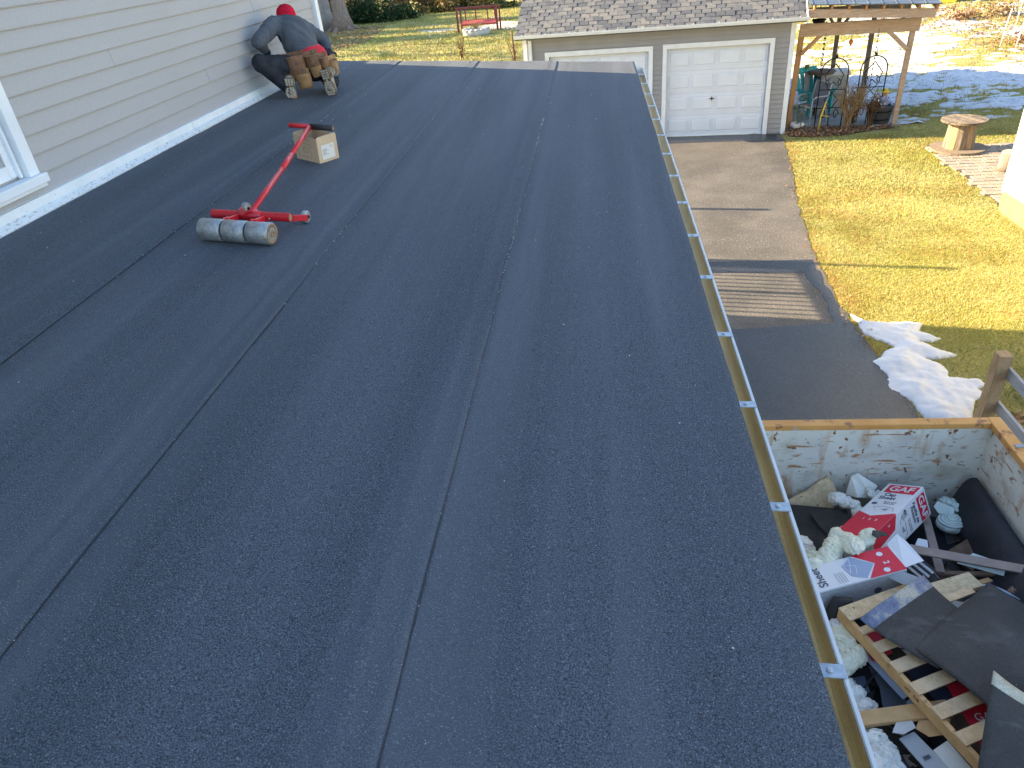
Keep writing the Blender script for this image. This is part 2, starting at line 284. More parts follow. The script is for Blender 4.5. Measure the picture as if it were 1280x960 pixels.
mat('tarp_black', **two((.010, .011, .014), (.022, .023, .03), scale=5, rough=.6, bump=.5, bscale=20)); mat('felt_brown', **two((.030, .026, .022), (.055, .048, .042), scale=6, rough=.8, bump=.5, bscale=40))
mat('selvage', cols=[(.35, (.10, .12, .19)), (.5, (.18, .21, .30)), (.62, (.50, .46, .36))], scale=7, rough=.35, bump=.2, fine=.2, fscale=80); mat('selvage_cream', cols=[(.35, (.20, .19, .20)), (.5, (.50, .45, .32)), (.7, (.62, .58, .44))], scale=9, rough=.5, bump=.2, fine=.2)
mat('film', **two((.80, .80, .72), (.88, .88, .82), scale=8, rough=.35, spec=.5)); mat('film_yellow', **two((.80, .79, .56), (.88, .87, .72), scale=7, rough=.4, spec=.5)); mat('film_mint', **two((.52, .64, .60), (.68, .78, .74), scale=8, rough=.4, spec=.5))
simple('carton_white', (.83, .84, .85), .6); simple('carton_red', (.74, .025, .055), .55); simple('carton_ink', (.10, .10, .13), .6); simple('carton_grey', (.50, .52, .54), .6); simple('carton_blue', (.36, .44, .60), .55); simple('white_ink', (.82, .82, .82), .6)
mat('newsprint', cols=[(.4, (.60, .60, .60)), (.6, (.48, .48, .49))], scale=26, stretch=(1, 1, 4), rough=.8); simple('slate_blue', (.11, .14, .20), .5); simple('grey_panel', (.42, .45, .46), .5); simple('light_blue', (.42, .58, .70), .5); simple('navy', (.03, .04, .08), .8)
mat('brown_paper', **two((.20, .13, .09), (.30, .20, .14), scale=10, rough=.9, bump=.4))

# ------------------------------------------------------------------ ground, driveway, snow
xs = np.concatenate([np.linspace(-220, -31, 30), np.arange(-30, 35, .5), np.linspace(36, 220, 30)]); ys = np.concatenate([np.linspace(-60, -2, 12), np.arange(0, 95, .5), np.linspace(97, 420, 40)])
X, Y = np.meshgrid(xs, ys); Z = (fbm(X, Y, .5, 3)-.5)*.05; Z = np.where((X < 9) & (Y < 22), 0, Z)-.004
nx = len(xs); idx = np.arange(X.size).reshape(X.shape); F = np.stack([idx[:-1, :-1], idx[:-1, 1:], idx[1:, 1:], idx[1:, :-1]], -1).reshape(-1, 4)
tag(npmesh('lawn', np.stack([X, Y, Z], -1).reshape(-1, 3), F, 'soil_grass', smooth=True), kind='structure')

DRV = [(.3, -6), (3.47, -6), (3.46, 5.2), (3.47, 6.9), (3.45, 8.2), (3.37, 9.67), (3.50, 11.92), (3.80, 14.2), (4.14, 16.2), (4.42, 18.1), (4.56, 19.45), (1.5, 19.83), (-1.9, 20.24), (-1.9, 17), (.3, 15)]
def ragged(P, amp, step, seed):
    o = []
    for i in range(len(P)):
        a = Vector(P[i]); b = Vector(P[(i+1) % len(P)]); n = max(1, int((b-a).length/step))
        for k in range(n):
            p = a.lerp(b, k/n); o.append((p.x+(mn.noise(Vector((p.x*3+seed, p.y*3, 0)))+.5*mn.noise(Vector((p.x*9, p.y*9, seed))))*amp, p.y))
    return o
dp = ragged(DRV, .05, .1, 2)
tag(MB().prism([(x, y, -.03) for x, y in dp], (0, 0, .042)).build('driveway', 'asphalt'), kind='structure')
wet_shade = ragged([(.6, 5.3), (3.40, 5.2), (3.42, 7.6), (3.34, 9.6), (3.40, 11.40), (2.4, 11.45), (1.2, 11.5), (1.2, 11.06), (2.2, 10.98), (3.16, 10.9), (3.22, 9.9), (3.14, 9.2), (2.6, 9.15), (1.9, 9.1), (1.3, 9.15), (.7, 9.0)], .07, .12, 5)
tag(MB().prism([(x, y, .008) for x, y in wet_shade], (0, 0, .008)).build('wet_shade_patch', 'asphalt_wet_shade'), kind='structure')  # wet asphalt; its far arms also paint the shade around the lit stripes
sl = MB()
apron_shade = ragged([(1.3, 19.2), (4.35, 18.86), (4.46, 19.43), (1.4, 19.8)], .03, .15, 9)
tag(MB().prism([(x, y, .007) for x, y in apron_shade], (0, 0, .009)).build('apron_shade_strip', 'asphalt_wet_shade'), kind='structure')  # dark strip painting the eave shade in front of the garage doors

def heightsnow(name, x0, x1, y0, y1, st, hf, m):
    xs = np.arange(x0, x1, st); ys = np.arange(y0, y1, st); X, Y = np.meshgrid(xs, ys); Z = hf(X, Y)
    idx = np.arange(X.size).reshape(X.shape); F = np.stack([idx[:-1, :-1], idx[:-1, 1:], idx[1:, 1:], idx[1:, :-1]], -1).reshape(-1, 4)
    F = F[Z.ravel()[F].max(1) > -.02]; used, inv = np.unique(F, return_inverse=True)
    return npmesh(name, np.stack([X, Y, Z], -1).reshape(-1, 3)[used], inv.reshape(F.shape), m, smooth=True)
SNP = [(3.42, 9.55), (3.50, 9.42), (3.60, 9.22), (3.95, 9.20), (4.27, 9.12), (4.17, 8.93), (4.36, 8.70), (4.22, 8.62), (4.05, 8.66), (4.22, 8.40), (4.38, 8.30), (4.14, 8.20), (3.98, 8.25), (4.12, 7.98), (4.10, 7.75), (4.42, 7.70), (4.42, 7.58), (4.30, 7.50), (4.34, 7.36), (4.20, 7.28), (4.05, 7.00), (3.98, 6.85), (3.70, 6.72), (3.52, 6.95), (3.50, 7.25), (3.34, 7.50), (3.42, 7.82), (3.30, 8.15), (3.46, 8.25), (3.56, 8.42), (3.72, 8.52), (3.62, 8.66), (3.46, 8.9), (3.48, 9.2)]
def hs(X, Y):
    d = pdist(X+(fbm(X, Y, 5, 4)-.5)*.09, Y+(fbm(X, Y, 5, 8)-.5)*.09, SNP)
    return np.where(d > 0, .012+.060*np.tanh(d/.16)+(fbm(X, Y, 3.4, 6, 3)-.5)*.15*np.tanh(d/.2)+(fbm(X, Y, 12, 16)-.5)*.03, d*1.2)
tag(heightsnow('snow_patch', 3.0, 4.8, 6.4, 9.9, .022, hs, 'snow'), kind='structure')
def hb(X, Y):
    a = fbm(X, Y*1.7, .55, 21, 5); reg = np.clip((Y-20.3-(X-5)*.10)/3.2, -1, 1)*.5+np.clip((33.5-Y)/5, -1.2, 1)*.30+np.clip((X-4.4)/1, -2, .6)*.35
    track = -.55*np.exp(-((X-(12.2+(Y-26)*.45))/1.1)**2)*(Y > 25)
    far = .42*np.exp(-((Y-36)/2.2)**2)*np.clip((X-12)/3, -1, 1)
    return ((a-.5)*2.6+reg*.8+track+far-.34-.22*np.clip((Y-25)/4, 0, 1))*.050+(fbm(X, Y*2.0, 3.0, 31, 4)-.5)*.20
tag(heightsnow('thawing_snow', 3.8, 30, 19.6, 44, .11, hb, 'snow_old'), kind='stuff')
def hb2(X, Y): return (fbm(X, Y*2, .4, 41, 4)-.66+.25*np.exp(-((X+6.8)/1.6)**2-((Y-54)/4)**2)+.14*np.exp(-((X+10.5)/1.2)**2-((Y-51)/1)**2))*.2
tag(heightsnow('snow_remnant', -12, 1, 44, 66, .2, hb2, 'snow_old'), kind='stuff')

# grass blades
def scatter(n, x0, x1, y0, y1, keep):
    x = rng.uniform(x0, x1, n); y = rng.uniform(y0, y1, n); k = keep(x, y); return x[k], y[k]
PAT = [(7.41, 17.66), (7.30, 15.9), (7.21, 13.83), (7.05, 13.25), (9.6, 13.2), (9.6, 17.35)]
def keep(x, y):
    k = ~inpoly(x, y, dp) & (pdist(x, y, SNP) < .01) & ~inpoly(x, y, PAT) & ((x < 6.95) | (y > 13.2)) & ((y < 19.0) | (x > 7.4)) 
    return k & (rng.uniform(0, 1, len(x)) < .35+.8*fbm(x, y, 1.4, 51))
mm = ['blade_straw', 'blade_yellow', 'blade_green', 'blade_brown']
def pick(x, y):
    g = fbm(x, y, .5, 61); r = rng.uniform(0, 1, len(x)); b = fbm(x, y, 1.3, 71)
    b = b+.45*np.exp(-np.clip(x-np.interp(y, [5, 9.67, 11.92, 14.2, 16.2, 18.1, 19.4], [3.46, 3.37, 3.5, 3.8, 4.14, 4.42, 4.56]), 0, 9)/.22)*(y < 20); return np.where(r < np.clip((g-.42)*2.2, .08, .5), 2, np.where(r > 1-np.clip((b-.45)*1.6, .05, .5), 3, np.where(r < .62, 1, 0)))
x, y = scatter(230000, 3.3, 7.2, 5.8, 13, keep); g1 = blades('grass', x, y, -.004, .032, .0032, 1.2, mm, mi=pick(x, y)); tag(g1, kind='stuff')
x, y = scatter(190000, 3.5, 10.5, 13, 22, keep); tag(blades('grass', x, y, -.004, .036, .0048, 1.3, mm, mi=pick(x, y)), kind='stuff')
x, y = scatter(120000, -24, 2, 28, 64, lambda x, y: x < 20); tag(blades('grass', x, y, -.02, .10, .022, .9, mm, mi=pick(x, y)), kind='stuff')
x, y = scatter(60000, 4, 30, 21.5, 46, lambda x, y: hb(x, y) < .030); tag(blades('grass', x, y, -.01, .08, .016, .9, mm, mi=pick(x, y)), kind='stuff')

# ------------------------------------------------------------------ house
house = thing('house', 'grey clapboard house with a low black membrane roof wing and metal gutter', 'house')
zr = lambda x: 3.600-.0739*x
wall = MB().box((-9, -6, 0), (-3.235, 8.97, 7.6)).build('wall', 'siding_grey', house)
gab = MB().prism([(-9.4, -6.3, 7.5), (-2.9, -6.3, 7.5), (-6.1, -6.3, 9.2)], (0, 15.6, 0)).build('gable_roof', 'shingle_1', house)
MB().box((-10.5, 8.97, 0), (-5.25, 10.88, 4.95)).build('shadow_block', 'siding_grey', house)  # unseen block added behind the house to throw the lawn shadow
def board(x, y0, y1, z, e=.1045):   # a lapped clapboard, thick at the butt
    return MB().prism([(x-.014, y0, z-.002), (x+.006, y0, z-.002), (x+.007, y0, z+.004), (x-.006, y0, z+e+.006), (x-.014, y0, z+e+.006)], (0, y1-y0, 0))
e = .1045; z = 4.018-e*2; me1 = board(0, -6, 8.93, 0).build('siding_board', 'siding_grey', wall); me1.location = (-3.214, 0, z)
for k in range(1, 36):
    zz = z+e*k
    if -.05 < zz-4.0 < 1.3:      # interrupted by the window
        o = inst('siding_board', None, (0, 0, 0)) if False else None
        b1 = board(0, 3.81, 8.93, 0).build('siding_board', 'siding_grey', wall) if 'long_' not in MATS else None
        if b1: MATS['long_'] = b1.data; b1.location = (-3.214, 0, zz)
        else: inst('siding_board', MATS['long_'], (-3.214, 0, zz), parent=wall)
        b2 = board(0, -6, 2.75, 0).build('siding_board', 'siding_grey', wall); b2.location = (-3.214, 0, zz)
    else: inst('siding_board', me1.data, (-3.214, 0, zz), parent=wall)
for kk, yj in ((3, 6.1), (6, 4.9), (7, 7.3), (10, 5.4), (11, 7.9), (4, 7.0), (9, 6.6)):   # lengths lapped over one another
    bj = board(0, yj, 8.92, 0).build('siding_board', 'siding_grey', wall); bj.location = (-3.2122, 0, z+e*(kk-1) if False else 4.018-e*2+e*kk)
MB().box((-3.235, 8.89, 3.86), (-3.170, 8.995, 7.5)).build('corner_board', 'white_trim', house, bevel=.004)
MB().box((-3.36, 8.972, 3.86), (-3.235, 8.99, 7.5)).build('corner_board', 'white_trim', house)
# flashing along the wall, two lengths with a lap
for (a, b, off) in ((-2.5, 5.62, 0), (5.59, 8.9, .004)):
    fl = MB().prism([(-3.212-.0, a, 3.92), (-3.188+off, a, 3.918), (-3.184+off, a, 3.862), (-3.160+off, a, 3.846), (-3.212, a, 3.83)], (0, b-a, 0)).build('wall_flashing', 'white_flashing', house)
    MB().prism([(-3.184+off, a, 3.870), (-3.146+off, a, 3.8385+off), (-3.150+off, a, 3.832), (-3.190, a, 3.84)], (0, b-a, 0)).build('flashing_foot', 'flashing_foot', fl)
# window
win = MB().box((-3.30, 2.82, 4.04), (-3.26, 3.74, 5.2)).build('window', 'white_trim', house)
cas = MB()
for a, b in (((-3.225, 3.735, 4.035), (-3.175, 3.815, 5.3)), ((-3.225, 2.75, 4.035), (-3.175, 2.83, 5.3)), ((-3.225, 2.75, 5.22), (-3.175, 3.815, 5.3))): cas.box(a, b)
cas.build('window_frame', 'white_trim', win, bevel=.004)
MB().box((-3.225, 2.72, 3.985), (-3.145, 3.835, 4.035)).box((-3.225, 2.74, 3.962), (-3.165, 3.825, 3.985)).build('window_sill', 'white_trim', win, bevel=.004)
sa = MB()
for a, b in (((-3.258, 3.655, 4.05), (-3.225, 3.735, 5.2)), ((-3.258, 2.83, 4.05), (-3.225, 2.90, 5.2)), ((-3.258, 2.90, 4.05), (-3.225, 3.655, 4.12)), ((-3.25, 2.90, 4.60), (-3.23, 3.655, 4.64))): sa.box(a, b)
sa.box((-3.224, 3.700, 4.04), (-3.205, 3.718, 5.2)).build('sash', 'white_trim', win, bevel=.003)
MB().box((-3.248, 2.90, 4.12), (-3.240, 3.655, 5.2)).build('pane', 'window_glass', win)
# low roof
RY0, RY1 = -2.2, 9.10
roof = MB().prism([(-3.215, RY0, zr(-3.215)-.17), (.40, RY0, zr(.40)-.17), (.415, RY0, zr(.415)-.012), (-3.215, RY0, zr(-3.215)-.012)], (0, RY1-RY0-.02, 0)).build('low_roof', 'white_trim', house)
MB().box((-3.215, RY0+.1, 0), (.12, RY1-.3, 3.41)).build('wing_wall', 'siding_grey', house)
MB().prism([(-3.2, RY1-.02, zr(-3.2)-.18), (.43, RY1-.02, zr(.43)-.18), (.43, RY1-.02, zr(.43)-.006), (-3.2, RY1-.02, zr(-3.2)-.006)], (0, .03, 0)).build('rake_board', 'white_trim', roof)
seams = [((-3.17, -3.17)), ((-2.225, -2.338)), ((-1.350, -1.394)), ((-.450, -.474)), ((.452, .405))]
def sheet(k):
    (a0, a1), (b0, b1) = seams[k], seams[k+1]; ny = 150; nxx = 44; V = []; Fq = []
    for j in range(ny+1):
        y = RY0+(RY1+.012-RY0)*j/ny; t = (y-.8)/(9.06-.8)
        xa = a0+(a1-a0)*t - (.0 if k == 0 else .02); xb = b0+(b1-b0)*t+.004*mn.noise(Vector((k*7, y*1.3, 0)))+.0015*mn.noise(Vector((k*7, y*14, 0)))
        for i in range(nxx+1):
            u = i/nxx; x = xa+(xb-xa)*u; hh = .0045*(u if k < 3 else 0)+.0025*mn.noise(Vector((x*2.2, y*1.1, k*3)))+.0012*mn.noise(Vector((x*9, y*2, k)))
            hh += .0042*math.exp(-((x-(xb-.105+.006*mn.noise(Vector((k, y*.8, 2)))))/.016)**2)*(1 if k < 3 else 0)-.002*math.exp(-((x-(xb-.055))/.03)**2)*(1 if k < 3 else 0)
            if k in (0, 1): hh += .006*math.exp(-((y-(8.42-.03*x+(.05 if k else 0)))/.03)**2)*(1 if (k == 1 or x > -2.6) else .3)
            V.append((x, y, zr(x)+hh))
    w = nxx+1
    for j in range(ny):
        for i in range(nxx): a = j*w+i; Fq.append((a, a+1, a+w+1, a+w))
    for j in range(ny): # right hand edge turned down
        a = j*w+nxx; 
        V.append((V[a][0], V[a][1], V[a][2]-.009)); 
    base = (ny+1)*w; V.append((V[ny*w+nxx][0], V[ny*w+nxx][1], V[ny*w+nxx][2]-.009))
    for j in range(ny): a = j*w+nxx; Fq.append((a, base+j, base+j+1, a+w))
    base2 = len(V)
    for i in range(w): a = ny*w+i; V.append((V[a][0], V[a][1]+.004, V[a][2]-.03))
    for i in range(nxx): a = ny*w+i; Fq.append((a, a+1, base2+i+1, base2+i))
    m = MB(); m.add(V, Fq, True); o = m.build('membrane_sheet', 'roofing', roof)
    return o
for k in range(4): sheet(k)
for k in (1, 2, 3):
    m = MB(); prev = None; (b0, b1) = seams[k]; pts = []
    for j in range(260):
        y = RY0+(9.1-RY0)*j/259; t = (y-.8)/(9.06-.8); xb = b0+(b1-b0)*t+.004*mn.noise(Vector(((k-1)*7, y*1.3, 0))); w_ = .0025+.006*max(0, mn.noise(Vector((k, y*2.2, 4)))+.25*mn.noise(Vector((k, y*15, 4))))
        pts.append((Vector((xb-.001, y, zr(xb)+.0012)), Vector((xb+w_, y, zr(xb)+.0012))))
    for p, q in zip(pts[:-1], pts[1:]): m.add([p[0], p[1], q[1], q[0], p[0]+Vector((0,0,.0035)), p[1]+Vector((0,0,.0015)), q[1]+Vector((0,0,.0015)), q[0]+Vector((0,0,.0035))], [(4,5,6,7), (1,2,6,5)])
    m.build('seam_bead', 'seam_bitumen', roof)
# drip edge
de = MB().prism([(.448, RY0, zr(.45)-.004), (.458, RY0, zr(.45)-.003), (.460, RY0, zr(.45)-.03), (.449, RY0, zr(.45)-.03)], (-.047, RY1-RY0, 0)).build('drip_edge', 'drip_edge', roof)
# gutter
gut = thing('gutter', None, None); gut.parent = house
for k_ in ('label', 'category'):
    if k_ in gut: del gut[k_]
gy0, gy1 = RY0, 9.02; sk = (-.017/(9.2-.85))*(gy1-gy0)
def extr(poly, name, m, par, y0=gy0, y1=gy1):
    s_ = -.002*(y1-y0); b0 = -.002*(y0-.8)
    return MB().prism([(x+b0, y0, z) for x, z in poly], (s_, y1-y0, 0)).build(name, m, par)
trough = [(.404, 3.535)]+[(.457+.053*math.cos(R(a)), 3.478+.056*math.sin(R(a))) for a in range(180, 361, 12)]+[(.510, 3.504)]
inn = [(.457+(x-.457)*.96, z+.0025) for x, z in trough[::-1]]
extr(trough+inn, 'trough', 'gutter_inside', gut)
extr([(.5105, 3.470), (.5205, 3.476), (.5235, 3.500), (.522, 3.508), (.513, 3.510), (.5105, 3.506), (.5105, 3.500)], 'gutter_lip', 'gutter_metal', gut)
MB().prism([(.39, 9.01, 3.540), (.39, 9.01, 3.40), (.46, 9.01, 3.40), (.510, 9.01, 3.47), (.512, 9.01, 3.514)], (0, .012, 0)).build('end_cap', 'white_trim', gut)
# brackets
y = .50
ybr = [.53, 1.07, 1.61, 2.13, 2.64, 3.20, 3.74, 4.28, 4.82, 5.36, 5.90, 6.44, 6.98, 7.52, 8.06, 8.60]
br = MB(); br.box((-.008, -.018, 0), (.096, .018, .0035)); br.box((.088, -.018, -.02), (.0965, .018, .0)); br.lathe((.062, 0, .0035), [(.007, 0), (.007, .003), (.004, .004)], 8); brm = br.build('bracket', 'galvanised', gut)
brm.location = (.4235-.002*(ybr[0]-.8), ybr[0], 3.5115); brm.rotation_euler = (0, R(2), 0)
for q in ybr[1:]: inst('bracket', brm.data, (.4235-.002*(q-.8), q, 3.5115), (0, R(2), R(random.uniform(-2, 2))), gut)
gd = MB()
for k in range(190):
    yy = random.choice([random.uniform(3, 9), random.gauss(7.6, .7), random.gauss(5.3, .3)]); xx = random.uniform(.42, .47); gd.ell((xx-.002*yy, min(max(yy, .6), 8.9), 3.415), (random.uniform(.003, .010), random.uniform(.006, .02), .004), (0, 0, random.random()*3), 6, 4)
tag(gd.build('gutter_debris', 'leaf_brown', gut), kind='stuff')
# rear deck with balusters (left of the roof, hidden behind the house; it throws the striped shadow)
dk = MB().box((-9, 10.88, 2.55), (-5.2, 12.95, 2.75)).build('deck', 'old_wood', house)
MB().box((-5.35, 10.88, 3.80), (-5.25, 12.95, 3.88)).build('deck_rail', 'white_trim', dk); MB().box((-5.33, 10.88, 2.85), (-5.27, 12.95, 2.92)).build('deck_rail', 'white_trim', dk)
bal = MB().box((-.016, -.016, 2.92), (.016, .016, 3.80)).build('baluster', 'white_trim', dk); bal.location = (-5.3, 11.02, 0)
for k in range(1, 11): inst('baluster', bal.data, (-5.3, 11.02+.142*k, 0), parent=dk)
MB().box((-5.35, 11.68, 2.75), (-5.25, 11.75, 3.9)).build('shadow_post', 'white_trim', dk)
MB().box((-5.35, 12.62, 2.75), (-5.25, 12.95, 3.9)).build('shadow_post', 'white_trim', dk); MB().box((-5.34, 12.85, 2.75), (-5.27, 12.93, 4.85)).build('shadow_post', 'white_trim', dk)
MB().box((-6.55, 15.66, 0), (-6.45, 15.76, 4.4)).build('shadow_post', 'white_trim', dk)
# lone unseen pole, added so that its shadow falls on the driveway

gm = MB()
for k in range(150):
    y = random.choice([random.uniform(.6, 7.5), random.gauss(3.4, .35), random.gauss(5.6, .5)]); t = (y-.8)/(9.06-.8); s3 = random.choice([3, 3, 3, 2, 1]); (b0, b1) = seams[s3]; x = b0+(b1-b0)*t+.004*mn.noise(Vector(((s3-1)*7, y*1.3, 0)))+random.uniform(-.003, .008); q = .0008*(1+y*.22)*random.uniform(.6, 1.4)
    gm.ell((x, y, zr(x)+.005), (q, q*1.8, q), (0, 0, random.random()*3), 5, 3)
tag(gm.build('seam_granules', 'label_white', roof), kind='stuff')
# flecks of debris on the roof
fm = MB()
for k in range(170):
    x = random.uniform(-3.0, .35); y = random.choice([random.uniform(.6, 8.8), random.uniform(3, 7.5)]); s_ = random.choice([.002, .002, .003, .004]); s_ *= .5*(1+y*.14)
    if random.random() < .35: x = random.uniform(-3.05, -2.0)
    fm.ell((x, y, zr(x)+.004), (s_*random.uniform(.6, 2), s_, s_*.4), (0, 0, random.random()*3), 5, 3)
tag(fm.build('white_flecks', 'label_white', roof), kind='stuff')

# ------------------------------------------------------------------ garage
GM = Matrix(((.99286, .11926, 0, 1.694), (-.11926, .99286, 0, 19.824), (0, 0, 1, 0), (0, 0, 0, 1)))
def gbuild(mb, name, m, parent=None, bevel=0):
    o = mb.build(name, m, None, bevel); o.data.transform(GM); o.parent = parent; return o
GP = lambda x, y, z=0: tuple(GM @ Vector((x, y, z)))
gar = thing('garage', 'grey detached two door garage with a shingled roof', 'garage')
gbuild(MB().box((-3.64, .012, 0), (-2.99, .14, 2.75)).box((-.45, .012, 0), (0, .14, 2.75)).box((2.44, .012, 0), (2.97, .14, 2.75)).box((-2.99, .012, 2.13), (-.45, .14, 2.75)).box((0, .012, 2.15), (2.44, .14, 2.75))
       .box((-3.64, .14, 0), (-3.5, 7.0, 2.75)).box((2.83, .14, 0), (2.97, 7.0, 2.75)).box((-3.5, 6.86, 0), (2.83, 7, 2.75)), 'wall', 'garage_siding', gar)
ge = .1175
def gboard(x0, x1): return MB().prism([(x0, .014, -.002), (x0, -.016, -.002), (x0, -.016, .004), (x0, .006, ge+.002), (x0, .014, ge+.002)], (x1-x0, 0, 0))
gms = {}
for k in range(22):
    z = .04+ge*k
    spans = [(-3.56, -3.10), (-.34, -.11), (2.55, 2.88)] if z < 2.22 else [(-3.56, 2.88)]
    for (a, b) in spans:
        if (a, b) not in gms: gms[(a, b)] = gboard(a, b).mesh('siding_board'); gms[(a, b)].materials.append(MATS['garage_siding'])
        o = inst('siding_board', gms[(a, b)], GP(0, 0, z), (0, 0, math.atan2(-.11926, .99286)), gar)
gbuild(MB().box((2.88, -.024, 0), (2.99, .012, 2.66)), 'corner_board', 'white_trim', gar); gbuild(MB().box((-3.66, -.024, 0), (-3.56, .012, 2.66)), 'corner_board', 'white_trim', gar)
gbuild(MB().box((-3.50, -.09, .1), (-3.42, -.026, 2.55)).box((-3.51, -.1, 1.9), (-3.41, -.02, 1.93)), 'downspout', 'white_trim', gar)
def gdoor(x0, x1, hgt, hinge):
    d = MB().box((x0, .10, 0), (x1, .135, hgt)); w = x1-x0; dr = gbuild(d, 'garage_door', 'door_white', gar)
    secs = 4; sh = hgt/secs
    for r_ in range(secs):
        gbuild(MB().box((x0+.004, .088, sh*r_+.005), (x1-.004, .10, sh*(r_+1)-.005)), 'door_section', 'door_white', dr)
        for c_ in range(4):
            cx = x0+w*(c_+.5)/4; cz = sh*(r_+.5); hw, hz = w/8-.062, sh/2-.115
            p = MB()
            # raised panel: sunk groove and bevelled field
            for (a, b) in (((cx-hw-.03, .078, cz-hz-.03), (cx-hw-.012, .088, cz+hz+.03)), ((cx+hw+.012, .078, cz-hz-.03), (cx+hw+.03, .088, cz+hz+.03)), ((cx-hw-.012, .078, cz-hz-.03), (cx+hw+.012, .088, cz-hz-.012)), ((cx-hw-.012, .078, cz+hz+.012), (cx+hw+.012, .088, cz+hz+.03))): p.box(a, b)
            o_ = [(cx-hw, .088, cz-hz), (cx+hw, .088, cz-hz), (cx+hw, .088, cz+hz), (cx-hw, .088, cz+hz)]; i_ = [(cx-hw+.03, .072, cz-hz+.03), (cx+hw-.03, .072, cz-hz+.03), (cx+hw-.03, .072, cz+hz-.03), (cx-hw+.03, .072, cz+hz-.03)]
            p.add(o_+i_, [(0,1,5,4), (1,2,6,5), (2,3,7,6), (3,0,4,7), (4,5,6,7)])
            gbuild(p, 'raised_panel', 'door_white', dr)
    fr = MB()
    for a, b in (((x0-.105, -.026, 0), (x0, .012, hgt+.11)), ((x1, -.026, 0), (x1+.105, .012, hgt+.11)), ((x0, -.026, hgt), (x1, .012, hgt+.11)), ((x0-.012, .012, 0), (x0, .10, hgt)), ((x1, .012, 0), (x1+.012, .10, hgt)), ((x0, .012, hgt), (x1, .1, hgt+.012))): fr.box(a, b)
    gbuild(fr, 'door_frame', 'white_trim', dr)
    gbuild(MB().box((x0, .07, -.002), (x1, .10, .022)), 'bottom_seal', 'white_trim', dr)
    return dr
dr = gdoor(0, 2.44, 2.15, 1); gdoor(-2.99, -.45, 2.13, 1)
gbuild(MB().lathe((0, 0, 0), [(.022, 0), (.022, .02), (.012, .03)], 10, M=Matrix.Translation((1.14, .07, .92)) @ Matrix.Rotation(R(90), 4, 'X')).box((1.08, .05, .912), (1.20, .062, .928)).box((1.133, .05, .87), (1.147, .062, .97)), 'handle', 'iron', dr)
# eave
gbuild(MB().box((-3.78, -.30, 2.60), (3.20, -.27, 2.70)).box((-3.78, -.27, 2.60), (3.20, .012, 2.612)), 'fascia', 'white_trim', gar)
gbuild(MB().prism([(-3.80, -.302, 2.63), (-3.80, -.37, 2.63), (-3.80, -.395, 2.68), (-3.80, -.40, 2.712), (-3.80, -.393, 2.712), (-3.80, -.385, 2.685), (-3.80, -.365, 2.64), (-3.80, -.302, 2.64)], (7.02, 0, 0)), 'eave_gutter', 'white_trim', gar)
hk = MB()
for k in range(12): hk.box((-3.6+.6*k, -.398, 2.713), (-3.585+.6*k, -.31, 2.72))
gbuild(hk, 'gutter_hangers', 'white_trim', gar)
pt = R(31); tp = math.tan(pt); y0 = -.34; z0 = 2.70
rf = gbuild(MB().prism([(-3.78, y0, z0-.03), (-3.78, 3.5, z0+(3.5-y0)*tp-.03), (-3.78, 7.34, z0-.03), (-3.78, 7.34, z0-.10), (-3.78, 3.5, z0+(3.5-y0)*tp-.11), (-3.78, y0, z0-.10)], (6.98, 0, 0)), 'roof', 'shingle_1', gar)
gbuild(MB().prism([(-3.5, .1, 2.6), (-3.5, 3.5, 4.75), (-3.5, 6.9, 2.6)], (.02, 0, 0)).prism([(2.93, .1, 2.6), (2.93, 3.5, 4.75), (2.93, 6.9, 2.6)], (.02, 0, 0)), 'gable_end', 'garage_siding', gar)
sh = []
for i in range(5):
    for v_ in range(2):
        wv = .216-.008*v_; me = MB().prism([(0, 0, 0), (wv, 0, 0), (wv, .20, .001), (0, .20, .001)], (0, 0, .010+.003*v_)).mesh('shingle'); me.materials.append(MATS['shingle_%d' % i]); sh.append(me)
up = Vector((0, math.cos(pt), math.sin(pt))); SM = GM.to_3x3().to_4x4() @ Matrix.Rotation(pt, 4, 'X'); stf = MB(); n_s = 0; ex = .142
for r_ in range(31):
    for c_ in range(30):
        x = -3.80+.235*c_+(.118 if r_ % 2 else 0)+random.uniform(-.02, .02)
        if x > 3.06: continue
        x = max(x, -3.79); s_ = -.015+ex*r_+random.choice([0, 0, 0, .012, -.006]); zoff = -.024+(.004 if random.random() < .4 else 0)
        g = mn.noise(Vector((x*.9, r_*.25, 3))) ; ci = random.choices(range(5), [3, 3+4*max(0, -g)*3, 1.3+3*max(0, g), 2+6*max(0, -g), .3+1.5*max(0, g)])[0]
        M = GM @ Matrix.Translation(Vector((x, y0, z0+zoff))+up*s_) @ Matrix.Rotation(pt-R(2.6), 4, 'X')
        if r_ < 11 and n_s < 300:
            o = link('shingle', sh[ci*2+random.randint(0, 1)], rf); o.matrix_basis = M; n_s += 1
        else: stf.box((0, 0, 0), (.283, .20, .01), M, mi=ci)
tag(stf.build('upper_shingles', ['shingle_%d' % i for i in range(5)], rf), kind='stuff')
gbuild(MB().box((3.17, y0-.01, z0-.13), (3.20, y0, z0-.0)).prism([(3.165, y0, z0-.12), (3.165, y0, z0-.005), (3.165, 3.5, z0+(3.5-y0)*tp-.005), (3.165, 3.5, z0+(3.5-y0)*tp-.13)], (.03, 0, 0)), 'rake_trim', 'white_trim', gar)

